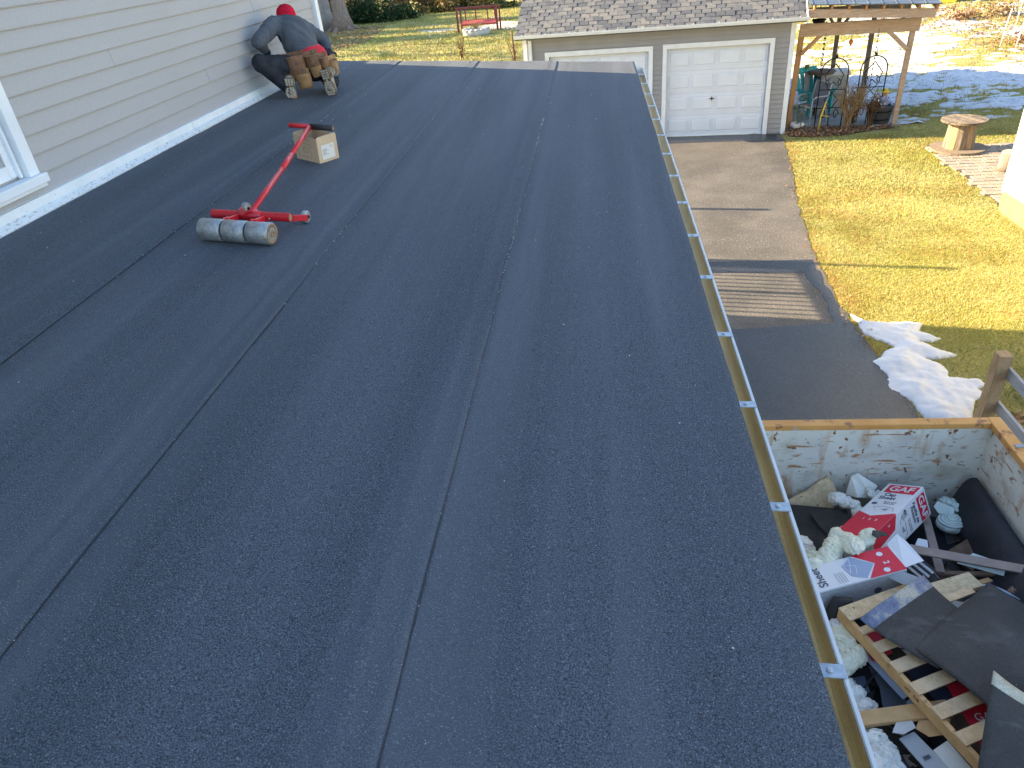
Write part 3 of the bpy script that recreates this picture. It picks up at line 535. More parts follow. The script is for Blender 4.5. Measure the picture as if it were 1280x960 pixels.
# ------------------------------------------------------------------ pergola beside the garage
per = thing('pergola', 'cedar post pergola with a dark metal roof beside the garage', 'pergola')
def pb(name, p, q, w, hh, m='cedar', par=per, up=(0,0,1)): return gbuild(MB().bar(p, q, w, hh, up), name, m, par, .004)
pb('post', (3.12, .55, 0), (3.17, .30, 2.30), .12, .12, 'cedar', up=(0,1,0)); pb('post', (5.62, .45, 0), (5.62, .30, 2.25), .11, .11, 'beam_wood', up=(0,1,0))
pb('post', (4.40, 2.9, 0), (4.40, 2.9, 2.5), .10, .10, 'old_wood', up=(0,1,0)); pb('post', (5.20, 2.6, 0), (5.20, 2.6, 2.5), .11, .11, 'old_wood', up=(0,1,0)); pb('post', (6.0, 2.9, 2.0), (5.9, 2.9, 2.6), .1, .1, 'old_wood', up=(0,1,0))
pb('beam', (3.10, .22, 2.345), (5.74, .22, 2.325), .045, .28, 'beam_wood'); pb('beam', (3.20, .28, 2.345), (5.74, .28, 2.325), .045, .28, 'beam_wood')
pb('upper_beam', (3.20, -.12, 2.745), (5.93, -.12, 2.585), .05, .185, 'beam_wood'); 
pb('beam', (3.3, 2.9, 2.45), (6.1, 2.9, 2.40), .05, .2, 'old_wood')
pb('brace', (3.20, .25, 1.82), (3.62, .25, 2.24), .08, .08); pb('brace', (5.06, .25, 2.24), (5.56, .25, 1.80), .09, .09, 'beam_wood')
pb('brace', (4.38, 2.9, 1.95), (4.1, 2.9, 2.35), .07, .07, 'old_wood'); pb('brace', (4.42, 2.9, 1.95), (4.7, 2.9, 2.35), .07, .07, 'old_wood')
for k in range(8):
    x = 3.34+.37*k; zz = 2.87-.058*(x-3.2)
    gbuild(MB().bar((x, -.17, zz), (x, 3.2, zz+.5), .045, .11), 'rafter', 'cedar', per)
gbuild(MB().prism([(3.22, -.24, 2.925), (5.99, -.24, 2.765), (5.99, 3.4, 3.30), (3.22, 3.4, 3.46)], (0, 0, .02)), 'roof_sheet', 'metal_roof', per)
for k in range(10):
    x = 3.27+.3*k; zz = 2.948-.058*(x-3.22); gbuild(MB().bar((x, -.24, zz), (x, 3.38, zz+.535), .02, .02), 'roof_rib', 'metal_roof', per)
tag(gbuild(MB().prism([(3.05, .42, -.03), (5.75, .36, -.03), (5.75, 3.3, -.03), (3.05, 3.3, -.03)], (0, 0, .075)), 'concrete_slab', 'concrete'), kind='structure')
# leaf litter in front of the slab
LP = [GP(x, y)[:2] for x, y in ((3.02, .45), (3.05, -.28), (3.6, -.45), (4.3, -.36), (5.0, .02), (5.6, .2), (5.65, .42))]
tag(MB().prism([(x, y, -.02) for x, y in ragged(LP, .06, .1, 4)], (0, 0, .032)).build('mulch_bed', 'joint_sand'), kind='structure')
def litter(name, P, n, size, zz=.02, mats=('leaf_rust', 'leaf_brown', 'leaf_tan', 'twig_brown')):
    P_ = np.array(P); x = rng.uniform(P_[:,0].min()-.1, P_[:,0].max()+.1, n); y = rng.uniform(P_[:,1].min()-.1, P_[:,1].max()+.1, n); k = pdist(x, y, P) > -.12*rng.uniform(0, 1, n)**2; x, y = x[k], y[k]; n = len(x)
    z = zz+rng.uniform(0, .04, n); a = rng.uniform(0, 6.28, n); s_ = size*rng.uniform(.5, 1.3, n); tz = rng.uniform(-.6, .6, (n, 2))*s_[:, None]
    P4 = np.stack([np.stack([x+np.cos(a)*s_, y+np.sin(a)*s_, z+tz[:,0]], 1), np.stack([x-np.sin(a)*s_*.6, y+np.cos(a)*s_*.6, z+tz[:,1]], 1), np.stack([x-np.cos(a)*s_, y-np.sin(a)*s_, z-tz[:,0]], 1), np.stack([x+np.sin(a)*s_*.6, y-np.cos(a)*s_*.6, z], 1)], 1).reshape(-1, 3)
    return tag(npmesh(name, P4, np.arange(4*n).reshape(-1, 4), list(mats), mi=rng.integers(0, len(mats), n)), kind='stuff')
litter('fallen_leaves', LP, 3200, .035)
litter('fallen_leaves', [(13, 24), (22, 24), (26, 42), (12, 42), (14, 33)], 9000, .06, .03)
litter('fallen_leaves', [(-24, 40), (-15.5, 41), (-14, 47), (-15.0, 56), (-24, 56)], 12000, .075, .03, ('leaf_tan', 'twig_tan', 'leaf_brown', 'twig_pale'))
litter('fallen_leaves', [(3.35, 8.3), (3.55, 8.3), (3.6, 12), (4.35, 17), (4.8, 19), (4.5, 19), (3.9, 15.5), (3.45, 12), (3.3, 9.6)], 900, .022, .015, ('leaf_rust', 'leaf_tan', 'blade_brown'))

def trellis(name, label, cx, cy, w, hgt, rz, tilt=0):
    t = MB(); r_ = .015
    for sx in (-1, 1): t.tube([(sx*w/2, 0, 0), (sx*w/2, 0, hgt-w/2)], r_, 6)
    arc = [(math.cos(R(a))*w/2, 0, hgt-w/2+math.sin(R(a))*w/2) for a in range(0, 181, 12)]; t.tube(arc, r_, 6)
    for f_ in (.28, .55): t.tube([(-w/2, 0, hgt*f_), (w/2, 0, hgt*f_)], r_*.8, 6)
    def scroll(cx_, cz, s_, fx, fz):
        pts = [(cx_+fx*s_*(1-a/14)*.5*math.cos(a*.55)-fx*s_*.5*(1-a/14)*.2, 0, cz+fz*s_*(1-a/16)*math.sin(a*.55)) for a in range(0, 13)]; t.tube(pts, r_*.8, 5)
    for fx in (-1, 1):
        t.tube([(0, 0, hgt*.92), (fx*w*.20, 0, hgt*.83), (fx*w*.34, 0, hgt*.76), (fx*w*.28, 0, hgt*.68), (fx*w*.12, 0, hgt*.72)], r_*.8, 5)
        t.tube([(0, 0, hgt*.66), (fx*w*.22, 0, hgt*.59), (0, 0, hgt*.50), (fx*w*.25, 0, hgt*.40), (fx*w*.05, 0, hgt*.28)], r_*.8, 5)
        scroll(fx*w*.25, hgt*.18, .15, fx, 1); scroll(fx*w*.22, hgt*.64, .10, -fx, 1)
    t.tube([(0, 0, 0), (0, 0, hgt*.3)], r_*.8, 5); t.ell((0, 0, hgt+.03), (.03, .03, .05), n=8, m=5)
    t.tube([(0, 0, hgt), (0, 0, hgt+.25)], .007, 5)
    o = t.build(name, 'iron'); o.location = GP(cx, cy, .04); o.rotation_euler = (R(tilt), 0, rz); return tag(o, label, 'trellis', 'wrought iron trellises at the pergola')
trellis('trellis', 'black scrolled iron trellis left of the dried shrub, nearer the garage', 4.06, .42, .62, 1.62, -.15); trellis('trellis', 'black arched iron trellis right of the dried shrub, beside the black planter', 4.98, .58, .60, 1.60, -.1)
# teal chair
def tealchair():
    t = thing('adirondack_chair', 'teal plastic chair behind the left pergola post', 'chair', loc=GP(3.78, 1.62, .15), rz=R(20))
    for k, dx in enumerate((-.24, -.12, 0, .12, .24)): MB().bar((dx*.8, .18, .3), (dx*1.25, .42, 1.12-.05*abs(k-2)), .105, .025, (0, -1, .3)).build('back_slat', 'teal', t, .008)
    MB().bar((-.3, .40, 1.0), (.3, .40, 1.0), .03, .16).build('back_rail', 'teal', t, .01)
    for k in range(5): MB().bar((-.28, -.35+.11*k, .40-.025*k), (.28, -.35+.11*k, .40-.025*k), .09, .022).build('seat_slat', 'teal', t, .006)
    for sx in (-1, 1):
        MB().bar((sx*.36, -.42, .58), (sx*.36, .28, .58), .12, .03).build('armrest', 'teal', t, .01); MB().bar((sx*.32, -.36, 0), (sx*.32, -.36, .57), .09, .04).build('leg', 'teal', t, .006); MB().bar((sx*.30, -.40, .32), (sx*.30, .5, .02), .03, .12).build('leg', 'teal', t, .006)
    MB().bar((-.1, .16, .34), (-.02, .30, .95), .16, .015, (0, -1, .3)).build('cushion', 'sling_grey', t)
    tag(MB().box((-.05, .36, 1.02), (.05, .375, 1.14)).build('sticker', 'leaf_olive', t))
tealchair()
def patiochair():
    t = thing('patio_chair', 'white metal patio chair with grey sling seat beside the pergola post', 'chair', loc=GP(3.72, 1.0, .045), rz=R(-62))
    for sx in (-1, 1):
        MB().tube([(sx*.27, .28, 0), (sx*.27, .18, .40), (sx*.27, .30, .95)], .017, 8).build('leg', 'furniture_white', t); MB().tube([(sx*.27, -.28, 0), (sx*.27, -.26, .62), (sx*.27, -.15, .66), (sx*.27, .26, .64)], .017, 8).build('leg', 'furniture_white', t)
    MB().tube([(-.27, .30, .95), (.27, .30, .95)], .017, 8).tube([(-.27, -.25, .41), (.27, -.25, .41)], .015, 8).build('cross_bar', 'furniture_white', t)
    MB().prism([(-.25, -.25, .42), (.25, -.25, .42), (.25, .2, .39), (-.25, .2, .39)], (0, 0, .012)).build('seat', 'sling_grey', t); MB().prism([(-.25, .19, .42), (.25, .19, .42), (.25, .29, .93), (-.25, .29, .93)], (0, .012, 0)).build('backrest', 'sling_grey', t)
patiochair()
t = thing('storage_bin', 'pale grey storage cabinet behind the trellis under the pergola', 'storage bin', loc=GP(4.28, 2.0, .045), rz=R(-7))
MB().box((-.36, -.3, 0), (.36, .3, .98)).build('body', 'stone', t, .015); MB().box((-.39, -.33, .98), (.39, .33, 1.06)).build('lid', 'flower_white', t, .02); MB().box((-.33, -.315, .08), (-.01, -.30, .9)).build('door', 'stone', t); MB().box((.01, -.315, .08), (.33, -.30, .9)).build('door', 'stone', t); MB().tube([(-.05, -.33, .5), (-.05, -.33, .6)], .01, 6).build('handle', 'iron', t)
# barrel planter
t = thing('barrel_planter', 'dark blue half barrel planter at the right pergola post', 'planter', loc=GP(5.30, .68, .045))
MB().lathe((0, 0, 0), [(.24, 0), (.26, .02), (.31, .38), (.33, .40), (.33, .43), (.29, .43), (.28, .36)], 22).build('tub', 'barrel', t)
MB().lathe((0, 0, .08), [(.268, 0), (.272, 0), (.278, .04), (.27, .04)], 22).lathe((0, 0, .28), [(.298, 0), (.302, 0), (.307, .04), (.30, .04)], 22).build('hoop', 'iron', t)
MB().lathe((0, 0, .33), [(.28, 0), (.27, .03), (.0, .05)], 16).build('soil', 'joint_sand', t)
leafcloud('foliage', [((-.12, 0, .50), (.16, .14, .16)), ((.05, .05, .46), (.2, .15, .1))], 260, .035, ['leaf_mid', 'leaf_olive'], t); tag(bpy.context.scene.objects[-1] if False else t)
t2 = thing('flower_pot', 'pale blue garden ornament with a yellow top standing in the barrel planter', 'ornament', loc=GP(5.36, .62, .42))
MB().lathe((0, 0, 0), [(.06, 0), (.12, .1), (.15, .2), (.09, .26)], 12).build('body', 'flower_blue', t2); MB().ell((-.02, 0, .32), (.07, .06, .08), n=10, m=7).build('head', 'skin', t2); MB().lathe((-.02, 0, .36), [(.11, 0), (.06, .03), (.05, .08)], 12).build('hat', 'yellow', t2); MB().cap((.12, 0, .2), (.17, -.05, .05), .03, .025).build('arm', 'flower_blue', t2)
# dried shrub
def twigs(name, base, n, hgt, spread, r0, m, parent, levels=2, seed=1):
    rd = random.Random(seed); t = MB()
    for k in range(n):
        a = rd.uniform(0, 6.28); s_ = rd.uniform(.2, 1)*spread; p0 = Vector(base)+Vector((rd.uniform(-.05, .05), rd.uniform(-.05, .05), 0)); p2 = p0+Vector((math.cos(a)*s_, math.sin(a)*s_, hgt*rd.uniform(.6, 1.05))); p1 = (p0+p2)/2+Vector((math.cos(a)*-s_*.15, math.sin(a)*-s_*.15, hgt*.08))
        t.tube([p0, p1, p2], [r0, r0*.7, r0*.3], 4, cap=False)
        for j in range(levels*3):
            q = p1.lerp(p2, rd.random()); d = Vector((rd.uniform(-1, 1), rd.uniform(-1, 1), rd.uniform(.1, 1.2))).normalized()*hgt*rd.uniform(.12, .3); t.tube([q, q+d*.5+Vector((0,0,.01)), q+d], [r0*.45, r0*.35, r0*.2], 3, cap=False)
    return t.build(name, m, parent, fix=False)
t = thing('dried_shrub', 'leafless brown shrub between the two iron trellises', 'shrub', loc=GP(4.5, .30, 0)); twigs('stems', (0, 0, 0), 34, 1.05, .42, .013, 'twig_tan', t, 2, 3); leafcloud('dead_leaves', [((.1, 0, .6), (.38, .25, .38))], 420, .025, ['leaf_brown', 'twig_tan', 'leaf_rust'], t)
t = thing('dried_shrub', 'upright grey brown dry stalks behind the left trellis', 'shrub', loc=GP(4.75, .75, .03)); twigs('stems', (0, 0, 0), 26, .95, .2, .014, 'old_wood', t, 1, 5)
t = thing('rose_bush', 'sparse pale flowering stems at the left pergola post', 'shrub', loc=GP(3.34, .28, 0)); twigs('stems', (0, 0, 0), 7, .85, .16, .008, 'leaf_olive', t, 1, 9); leafcloud('leaves', [((0, 0, .6), (.16, .12, .25))], 70, .03, ['leaf_olive', 'twig_pale'], t)
t = thing('dried_shrub', 'reddish twiggy shrub with pale blooms between right trellis and dark planter', 'shrub', loc=GP(5.05, .38, 0)); twigs('stems', (0, 0, 0), 16, .85, .3, .010, 'twig_brown', t, 2, 43); leafcloud('blooms', [((.1, 0, .6), (.26, .2, .2))], 90, .028, ['flower_white', 'leaf_tan', 'leaf_rust'], t)
o = MB().tube([(0, 0, 0), (.02, 0, .35), (.10, 0, .72)], .016, 8).tube([(.03, 0, .4), (.22, 0, .36)], .01, 6).build('garden_stake', 'yellow'); o.location = GP(3.80, .06, 0); tag(o, 'yellow garden stake leaning in the leaf litter', 'stake')
sm = MB(); 
for k in range(9): a = k*.7; sm.ell((.16*math.cos(a)*(k/9), .10*math.sin(a), .07+.012*(k % 3)), (.09, .07, .07), (0, 0, a), 8, 6)
o = organic('stone_ornament', sm, .02, 'flower_white', smooth=2); o.location = GP(3.30, .42, .03); tag(o, 'lumpy white stone ornament at the foot of the left pergola post', 'ornament')
# hanging things
def chain(x, y, z0_, z1, m='iron', r_=.008):
    t = MB(); n = int((z1-z0_)/.12)
    t.tube([(0, 0, z0_), (0, 0, z1)], r_*.6, 5)
    for k in range(n): t.ell((0, 0, z0_+.12*(k+.5)), (r_*2.2, r_*1.2, .025), n=6, m=4)
    return t
for k, (x, y, a, b, lab) in enumerate([(3.70, .16, 1.25, 2.26, 'thin dark hanging chain below the beam, left of the first trellis'), (3.86, 1.4, 1.2, 2.55, 'hanging chain farther back under the pergola roof'), (4.85, .12, 1.0, 2.3, 'long hanging chain in front of the rear post')]):
    o = chain(0, 0, a, b).build('hanging_chain', 'iron'); o.location = GP(x, y, 0); tag(o, lab, 'chain', 'chains hanging from the pergola')
t = thing('bird_feeder', 'orange bird feeder hanging from the pergola beam', 'bird feeder', loc=GP(4.36, .6, 1.98)); MB().ell((0, 0, 0), (.055, .055, .06), n=12, m=8).lathe((0, 0, -.09), [(.008, 0), (.02, .04), (.05, .06)], 8).build('body', 'orange', t); MB().tube([(0, 0, .06), (0, 0, .4)], .004, 5).tube([(0, 0, -.09), (0, 0, -.2)], .004, 5).build('cord', 'iron', t)
t = thing('hanging_basket', 'round dark wire basket hanging at the upper left of the pergola', 'basket', loc=GP(3.62, 1.0, 2.35)); MB().lathe((0, 0, 0), [(.02, 0), (.12, .03), (.17, .12), (.165, .13), (.11, .05)], 16).build('bowl', 'iron', t); MB().tube([(-.16, 0, .12), (0, 0, .36)], .005, 5).tube([(.16, 0, .12), (0, 0, .36)], .005, 5).tube([(0, 0, .36), (0, 0, .45)], .005, 5).build('hanger', 'iron', t)
t = thing('round_table', 'round brown topped bin standing on the slab behind the first trellis', 'table', loc=GP(3.98, 1.9, .045)); MB().lathe((0, 0, 1.02), [(.34, 0), (.36, .02), (.36, .05), (.32, .07)], 20).build('tabletop', 'dark_board', t)
for a in range(3): MB().tube([(.25*math.cos(a*2.1), .25*math.sin(a*2.1), 0), (.18*math.cos(a*2.1), .18*math.sin(a*2.1), 1.02)], .02, 7).build('leg', 'iron', t)

# ------------------------------------------------------------------ patio and cable spool
pat = MB().prism([(x, y, -.03) for x, y in PAT], (0, 0, .036)).build('patio', 'joint_sand'); tag(pat, kind='structure')
pv = []
for i, mname in enumerate(('paver_tan', 'paver_grey', 'paver_rose', 'paver_tan')):
    for (a, b) in ((.29, .19), (.19, .19)):
        m = MB(); m.add([(-a/2, -b/2, 0), (a/2, -b/2, 0), (a/2, b/2, 0), (-a/2, b/2, 0), (-a/2+.01, -b/2+.01, .03), (a/2-.01, -b/2+.01, .03), (a/2-.01, b/2-.01, .03), (-a/2+.01, b/2-.01, .03)], [(0,1,5,4), (1,2,6,5), (2,3,7,6), (3,0,4,7), (4,5,6,7)]); me = m.mesh('paver'); me.materials.append(MATS[mname]); pv.append((me, a, b))
ca, sa_ = math.cos(R(4)), math.sin(R(4)); npv = 0; rest = MB()
for r_ in range(22):
    u = -.3
    while u < 2.9:
        me, a, b = random.choice(pv); cx = u+a/2; v_ = .2*r_+.1; x = 7.0+cx*ca-v_*sa_*-1*.3; y = 13.05+v_+cx*(-.03); u += a+.012
        if pdist(np.array([x]), np.array([y]), PAT)[0] < -.02: continue
        if npv < 300: inst('paver', me, (x, y, .0+random.uniform(-.004, .004)), (random.uniform(-.01, .01), random.uniform(-.01, .01), -.03+random.uniform(-.02, .02)), pat); npv += 1
t = thing('cable_spool', 'weathered wooden cable spool used as a table on the patio corner', 'cable spool', loc=(7.86, 17.12, .035), rz=.3)
MB().lathe((0, 0, 0), [(.56, 0), (.56, .045)], 30, smooth=False).build('lower_flange', 'old_wood', t)
for k in range(16):
    a = 2*math.pi*k/16; MB().bar((.29*math.cos(a), .29*math.sin(a), .045), (.25*math.cos(a), .25*math.sin(a), .60), .113, .03, (math.cos(a), math.sin(a), 0)).build('stave', 'old_wood' if k % 3 else 'fence_wood', t)
for k in range(7):   # top flange built of planks clipped to a circle
    x0 = -.45+.9*k/7+.006; x1 = -.45+.9*(k+1)/7-.006; P = []
    for i in range(6): x = x0+(x1-x0)*i/5; P.append((x, math.sqrt(max(.45**2-x*x, .004)), .60))
    for i in range(6): x = x1-(x1-x0)*i/5; P.append((x, -math.sqrt(max(.45**2-x*x, .004)), .60))
    MB().prism(P, (0, 0, .045+random.uniform(-.004, .004))).build('top_plank', ['spool_top', 'old_wood'][k % 3 == 1], t)
t = thing('log_stump', 'short cut log seat on the patio beside the cream house', 'stump', loc=(8.13, 15.45, .03)); MB().lathe((0, 0, 0), [(.19, 0), (.175, .1), (.17, .36)], 16).build('trunk', 'bark', t); MB().lathe((0, 0, .361), [(.162, 0), (.158, .008)], 16).build('cut_face', 'pine', t)

# ------------------------------------------------------------------ neighbouring cream house
nb = thing('neighbour_house', 'cream sided neighbouring house corner with tan foundation and white corner trim', 'house')
MB().box((7.03, 5.5, -.05), (16, 13.28, .36)).build('foundation', 'foundation', nb); MB().box((7.05, 5.5, .36), (16, 13.30, 6.2)).build('wall', 'cream_siding', nb)
b0 = None
for k in range(46):
    z = .36+.125*k
    if b0 is None:
        b0 = MB().prism([(.008, 5.5, 0), (-.014, 5.5, 0), (-.004, 5.5, .127), (.008, 5.5, .127)], (0, 7.72, 0)).build('siding_board', 'cream_siding', nb); b0.location = (7.045, 0, z)
    else: inst('siding_board', b0.data, (7.045, 0, z), parent=nb)
MB().box((7.018, 13.22, .34), (7.05, 13.325, 6.2)).build('corner_board', 'white_trim', nb); MB().box((7.05, 13.30, .34), (7.15, 13.325, 6.2)).build('corner_board', 'white_trim', nb)
MB().prism([(6.75, 5.2, 6.2), (16.3, 5.2, 6.2), (11.5, 5.2, 8.6)], (0, 8.4, 0)).build('roof', 'shingle_1', nb)

# ------------------------------------------------------------------ split rail fence at the dumpster
fe = thing('rail_fence', 'weathered wooden post with two grey rails beyond the dumpster corner', 'fence')
MB().bar((4.085, 6.86, -.1), (4.075, 6.84, .87), .13, .13, (0, 1, 0)).build('post', 'fence_wood', fe, .008)
for z in (.66, .24):
    MB().bar((4.15, 6.86, z+.0), (4.22, 3.2, z-.06), .035, .13).build('rail', 'fence_rail', fe, .005)
MB().bar((4.22, 3.9, -.1), (4.22, 3.9, .85), .13, .13, (0, 1, 0)).build('post', 'fence_wood', fe, .008)
BP = [(4.05, 6.65), (4.4, 6.95), (5.6, 6.75), (6.9, 6.4), (6.9, 3), (3.7, 3), (3.7, 5.9)]
litter('leaf_pile', BP, 7500, .035, .01, ('leaf_rust', 'leaf_brown', 'leaf_tan', 'twig_brown', 'twig_tan'))
t = thing('bramble', 'bare reddish twigs rising from fallen leaves behind the fence rail', 'shrub', loc=(4.55, 6.35, 0)); twigs('stems', (0, 0, 0), 9, .5, .45, .006, 'leaf_rust', t, 1, 13)

# ------------------------------------------------------------------ far yard
def tree(name, label, x, y, r0, hgt, m='bark', seed=1, grp=None, flare=True, crown=True, lean=(0, 0)):
    t = thing(name, label, 'tree', grp, loc=(x, y, -.03)); rd = random.Random(seed)
    b = MB(); pts = []; rr = []
    for k in range(9):
        f = k/8; pts.append((lean[0]*f+rd.uniform(-.05, .05)*f*hgt*.1, lean[1]*f, hgt*.55*f)); rr.append(r0*(1-.45*f)*(1+(.75*math.exp(-f*14) if flare else 0)))
    b.tube(pts, rr, 14)
    if flare:
        for k in range(6): a = k*1.05+rd.random()*.5; b.tube([(0, 0, r0*1.5), (math.cos(a)*r0*1.3, math.sin(a)*r0*1.3, r0*.35), (math.cos(a)*r0*2.6, math.sin(a)*r0*2.6, -.05)], [r0*.5, r0*.42, r0*.12], 7)
    b.build('trunk', m, t)
    if crown:
        c = MB()
        def br_(p, d, l, r_, dep):
            q = p+d*l; c.tube([p, (p+q)/2+Vector((rd.uniform(-1, 1), rd.uniform(-1, 1), 0))*l*.06, q], [r_, r_*.8, r_*.6], 6 if dep > 2 else 4, cap=False)
            if dep:
                for _ in range(3 if dep > 1 else 2):
                    nd = (d+Vector((rd.uniform(-1, 1), rd.uniform(-1, 1), rd.uniform(-.3, .7)))*.75).normalized(); br_(q, nd, l*rd.uniform(.6, .8), r_*.55, dep-1)
        for _ in range(4): br_(Vector(pts[-1]), Vector((rd.uniform(-1, 1), rd.uniform(-1, 1), 1.1)).normalized(), hgt*.2, r0*.4, 4)
        c.build('crown', m, t, fix=False)
    return t
tree('maple_tree', 'thick grey brown tree trunk with flared roots beyond the house corner', -18.0, 55.2, .52, 16, 'bark', 2)
tree('ash_tree', 'smooth pale grey trunk leaning between the house corner and the thick tree', -20.3, 56.5, 1.25, 15, 'grey_bark', 4, flare=False)
for k, (x, y) in enumerate([(-31, 44.6), (-34, 48.3), (-29, 38.5), (-36, 52.6)]):   # off to the left, the trees whose shadows cross the yard
    tree('maple_tree', ['leafless tree off to the left behind the house, second nearest', 'leafless tree off to the left behind the house, third nearest', 'leafless tree off to the left closest behind the house', 'leafless tree off to the left farthest behind the house'][k], x, y, .36, 14, 'bark', 20+k, 'trees left of the yard')
for k, (x, y) in enumerate([(-30, 50.5), (-31, 54.4), (-28.5, 57.5), (-30.5, 60.5), (-31, 64)]):   # unseen evergreens added off to the left to shade the thick trunks
    t = thing('shade_spruce', ['nearest evergreen off to the left of the yard', 'second nearest added evergreen off to the left of the yard', 'added evergreen off to the left, closest to the grey trunks', 'second farthest added evergreen off to the left of the yard', 'farthest evergreen off to the left of the yard'][k], 'tree', 'unseen evergreens added for shade', loc=(x, y, 0)); MB().tube([(0, 0, 0), (0, 0, 9)], [.22, .03], 8).build('trunk', 'bark', t)
    leafcloud('crown', [((0, 0, 1.2+1.5*j), (2.9-.38*j, 2.9-.38*j, 1.3)) for j in range(6)], 7500, .30, ['leaf_dark', 'leaf_mid'], t, .1, .3)
leafcl = leafcloud('evergreen_shrub', [((-16.3, 58.9, .5), (1.9, 1.1, 1.15)), ((-14.4, 59.6, .3), (1.3, .9, .75)), ((-17.8, 59.4, .6), (1.2, 1.1, 1.2))], 3800, .13, ['leaf_dark', 'leaf_dark', 'leaf_mid'], None, .02, .3); tag(leafcl, 'low dark evergreen shrub right of the thick tree trunk', 'shrub')
def hedge(name, x0, x1, yf, hgt, n, mats_, kind='stuff', seed=1, size=.16):
    rd = random.Random(seed); cs = []
    k = int((x1-x0)/1.3)
    for i in range(k):
        x = x0+(x1-x0)*(i+.5)/k; h_ = hgt*rd.uniform(.7, 1.15); cs.append(((x+rd.uniform(-.4, .4), yf(x)+rd.uniform(0, 2.4), h_*.45), (1.0, .9, h_*.55)))
    o = leafcloud(name, cs, n, size, mats_, None, .0, .25); tag(o, kind=kind); return o
yfun = lambda x: 62.9+(x+17)*(-.16)+(max(0, x+9))*-.1
hedge('brush_thicket', -24, -8.4, lambda x: yfun(x)+.2, 3.4, 30000, ['twig_tan', 'twig_pale', 'twig_brown', 'leaf_yellow'], seed=4, size=.13)
hedge('undergrowth', -13.5, -3, lambda x: yfun(x)+.3, .55, 3200, ['leaf_mid', 'twig_brown', 'leaf_olive', 'leaf_dark'], seed=8, size=.10)
o = leafcloud('cypress_bush', [((-9.2, 62.6, 1.4), (.9, .8, 1.9)), ((-8.0, 62.9, 1.4), (.8, .8, 1.9)), ((-7.5, 63.4, 1.2), (.6, .8, 1.5))], 3600, .12, ['leaf_olive', 'leaf_mid', 'leaf_yellow'], None, 0, .3); tag(o, 'yellow green upright bush at the back of the yard above the red bench', 'bush')
hedge('brush_thicket', -7.4, 4, lambda x: 68+rng.uniform(0, 1), 2.2, 3500, ['twig_brown', 'twig_tan', 'leaf_dark'], seed=14, size=.12)
for k in range(7):
    x = -7.2+.75*k+random.uniform(-.15, .15); tree('sapling', ['leftmost of the thin dark trunks behind the red bench', 'second thin dark trunk from the left behind the red bench', 'third thin dark trunk from the left behind the red bench', 'middle one of the thin dark trunks behind the red bench', 'third thin dark trunk from the garage roof, behind the red bench', 'second thin dark trunk from the garage roof, behind the red bench', 'thin dark trunk closest to the garage roof edge'][k], x, 62.5+random.uniform(-.6, .8), .07+.03*random.random(), 7, 'bark', 50+k, 'thin trunks behind the red bench', flare=False, crown=False)
# bench frame, planter ring
t = thing('garden_swing', 'dark red metal bench frame with a red seat on the back lawn', 'bench', loc=(-7.1, 47.6, -.02), rz=R(-8))
for sx in (-1.25, 1.2): MB().bar((sx, -.25, 0), (sx, -.25, 1.35), .10, .10, (0, 1, 0)).build('leg', 'bench_red' if 'bench_red' in MATS else simple('bench_red', (.17, .025, .02), .6) and 'bench_red', t)
for sx in (-1.25, 1.2): MB().bar((sx, .5, 0), (sx, .5, 1.25), .08, .08, (0, 1, 0)).build('leg', 'bench_red', t)
MB().bar((-1.3, -.25, 1.36), (1.25, -.25, 1.36), .09, .09).bar((-1.3, .5, 1.26), (1.25, .5, 1.26), .07, .07).build('top_rail', 'bench_red', t)
for x in (-.95, -.3, .45, .9): MB().bar((x, .5, .5), (x, .5, 1.24), .06, .05, (0, 1, 0)).build('slat', 'bench_red', t)
simple('seat_red', (.42, .06, .05), .7); MB().prism([(-1.1, -.15, .38), (1.15, -.15, .38), (1.15, .45, .52), (-1.1, .45, .52)], (0, 0, .10)).build('seat', 'seat_red', t)
t = thing('stone_planter', 'round pale stone planter of dried flowers in front of the red bench', 'planter', loc=(-7.05, 45.9, -.02))
MB().lathe((0, 0, 0), [(.78, 0), (.80, .25), (.76, .36), (.60, .36), (.58, .2)], 22).build('stone_ring', 'stone', t)
for k in range(14): a = k*6.283/14; MB().ell((.72*math.cos(a), .72*math.sin(a), .33), (.16, .11, .08), (0, 0, a+1.57), 8, 5).build('stone', 'stone', t)
twigs('dried_flowers', (0, 0, .2), 40, .55, .55, .014, 'twig_tan', t, 1, 31)
t = thing('dried_plant', 'small dry stalk beyond the roof edge below the bench', 'plant', loc=(-6.5, 37.0, -.02)); twigs('stems', (0, 0, 0), 8, .9, .2, .022, 'twig_brown', t, 1, 33); leafcloud('leaves', [((0, 0, .5), (.22, .2, .4))], 60, .06, ['twig_tan', 'leaf_yellow'], t)
t = thing('sapling_stake', 'thin brown sapling trained on a stake at the garage corner', 'sapling', loc=(-3.30, 30.6, -.02)); MB().tube([(0, 0, 0), (.02, 0, .8), (-.03, 0, 1.75)], [.05, .045, .03], 7).build('trunk', 'twig_brown', t); twigs('twigs', (0, 0, .4), 9, 1.0, .3, .012, 'twig_brown', t, 1, 35)
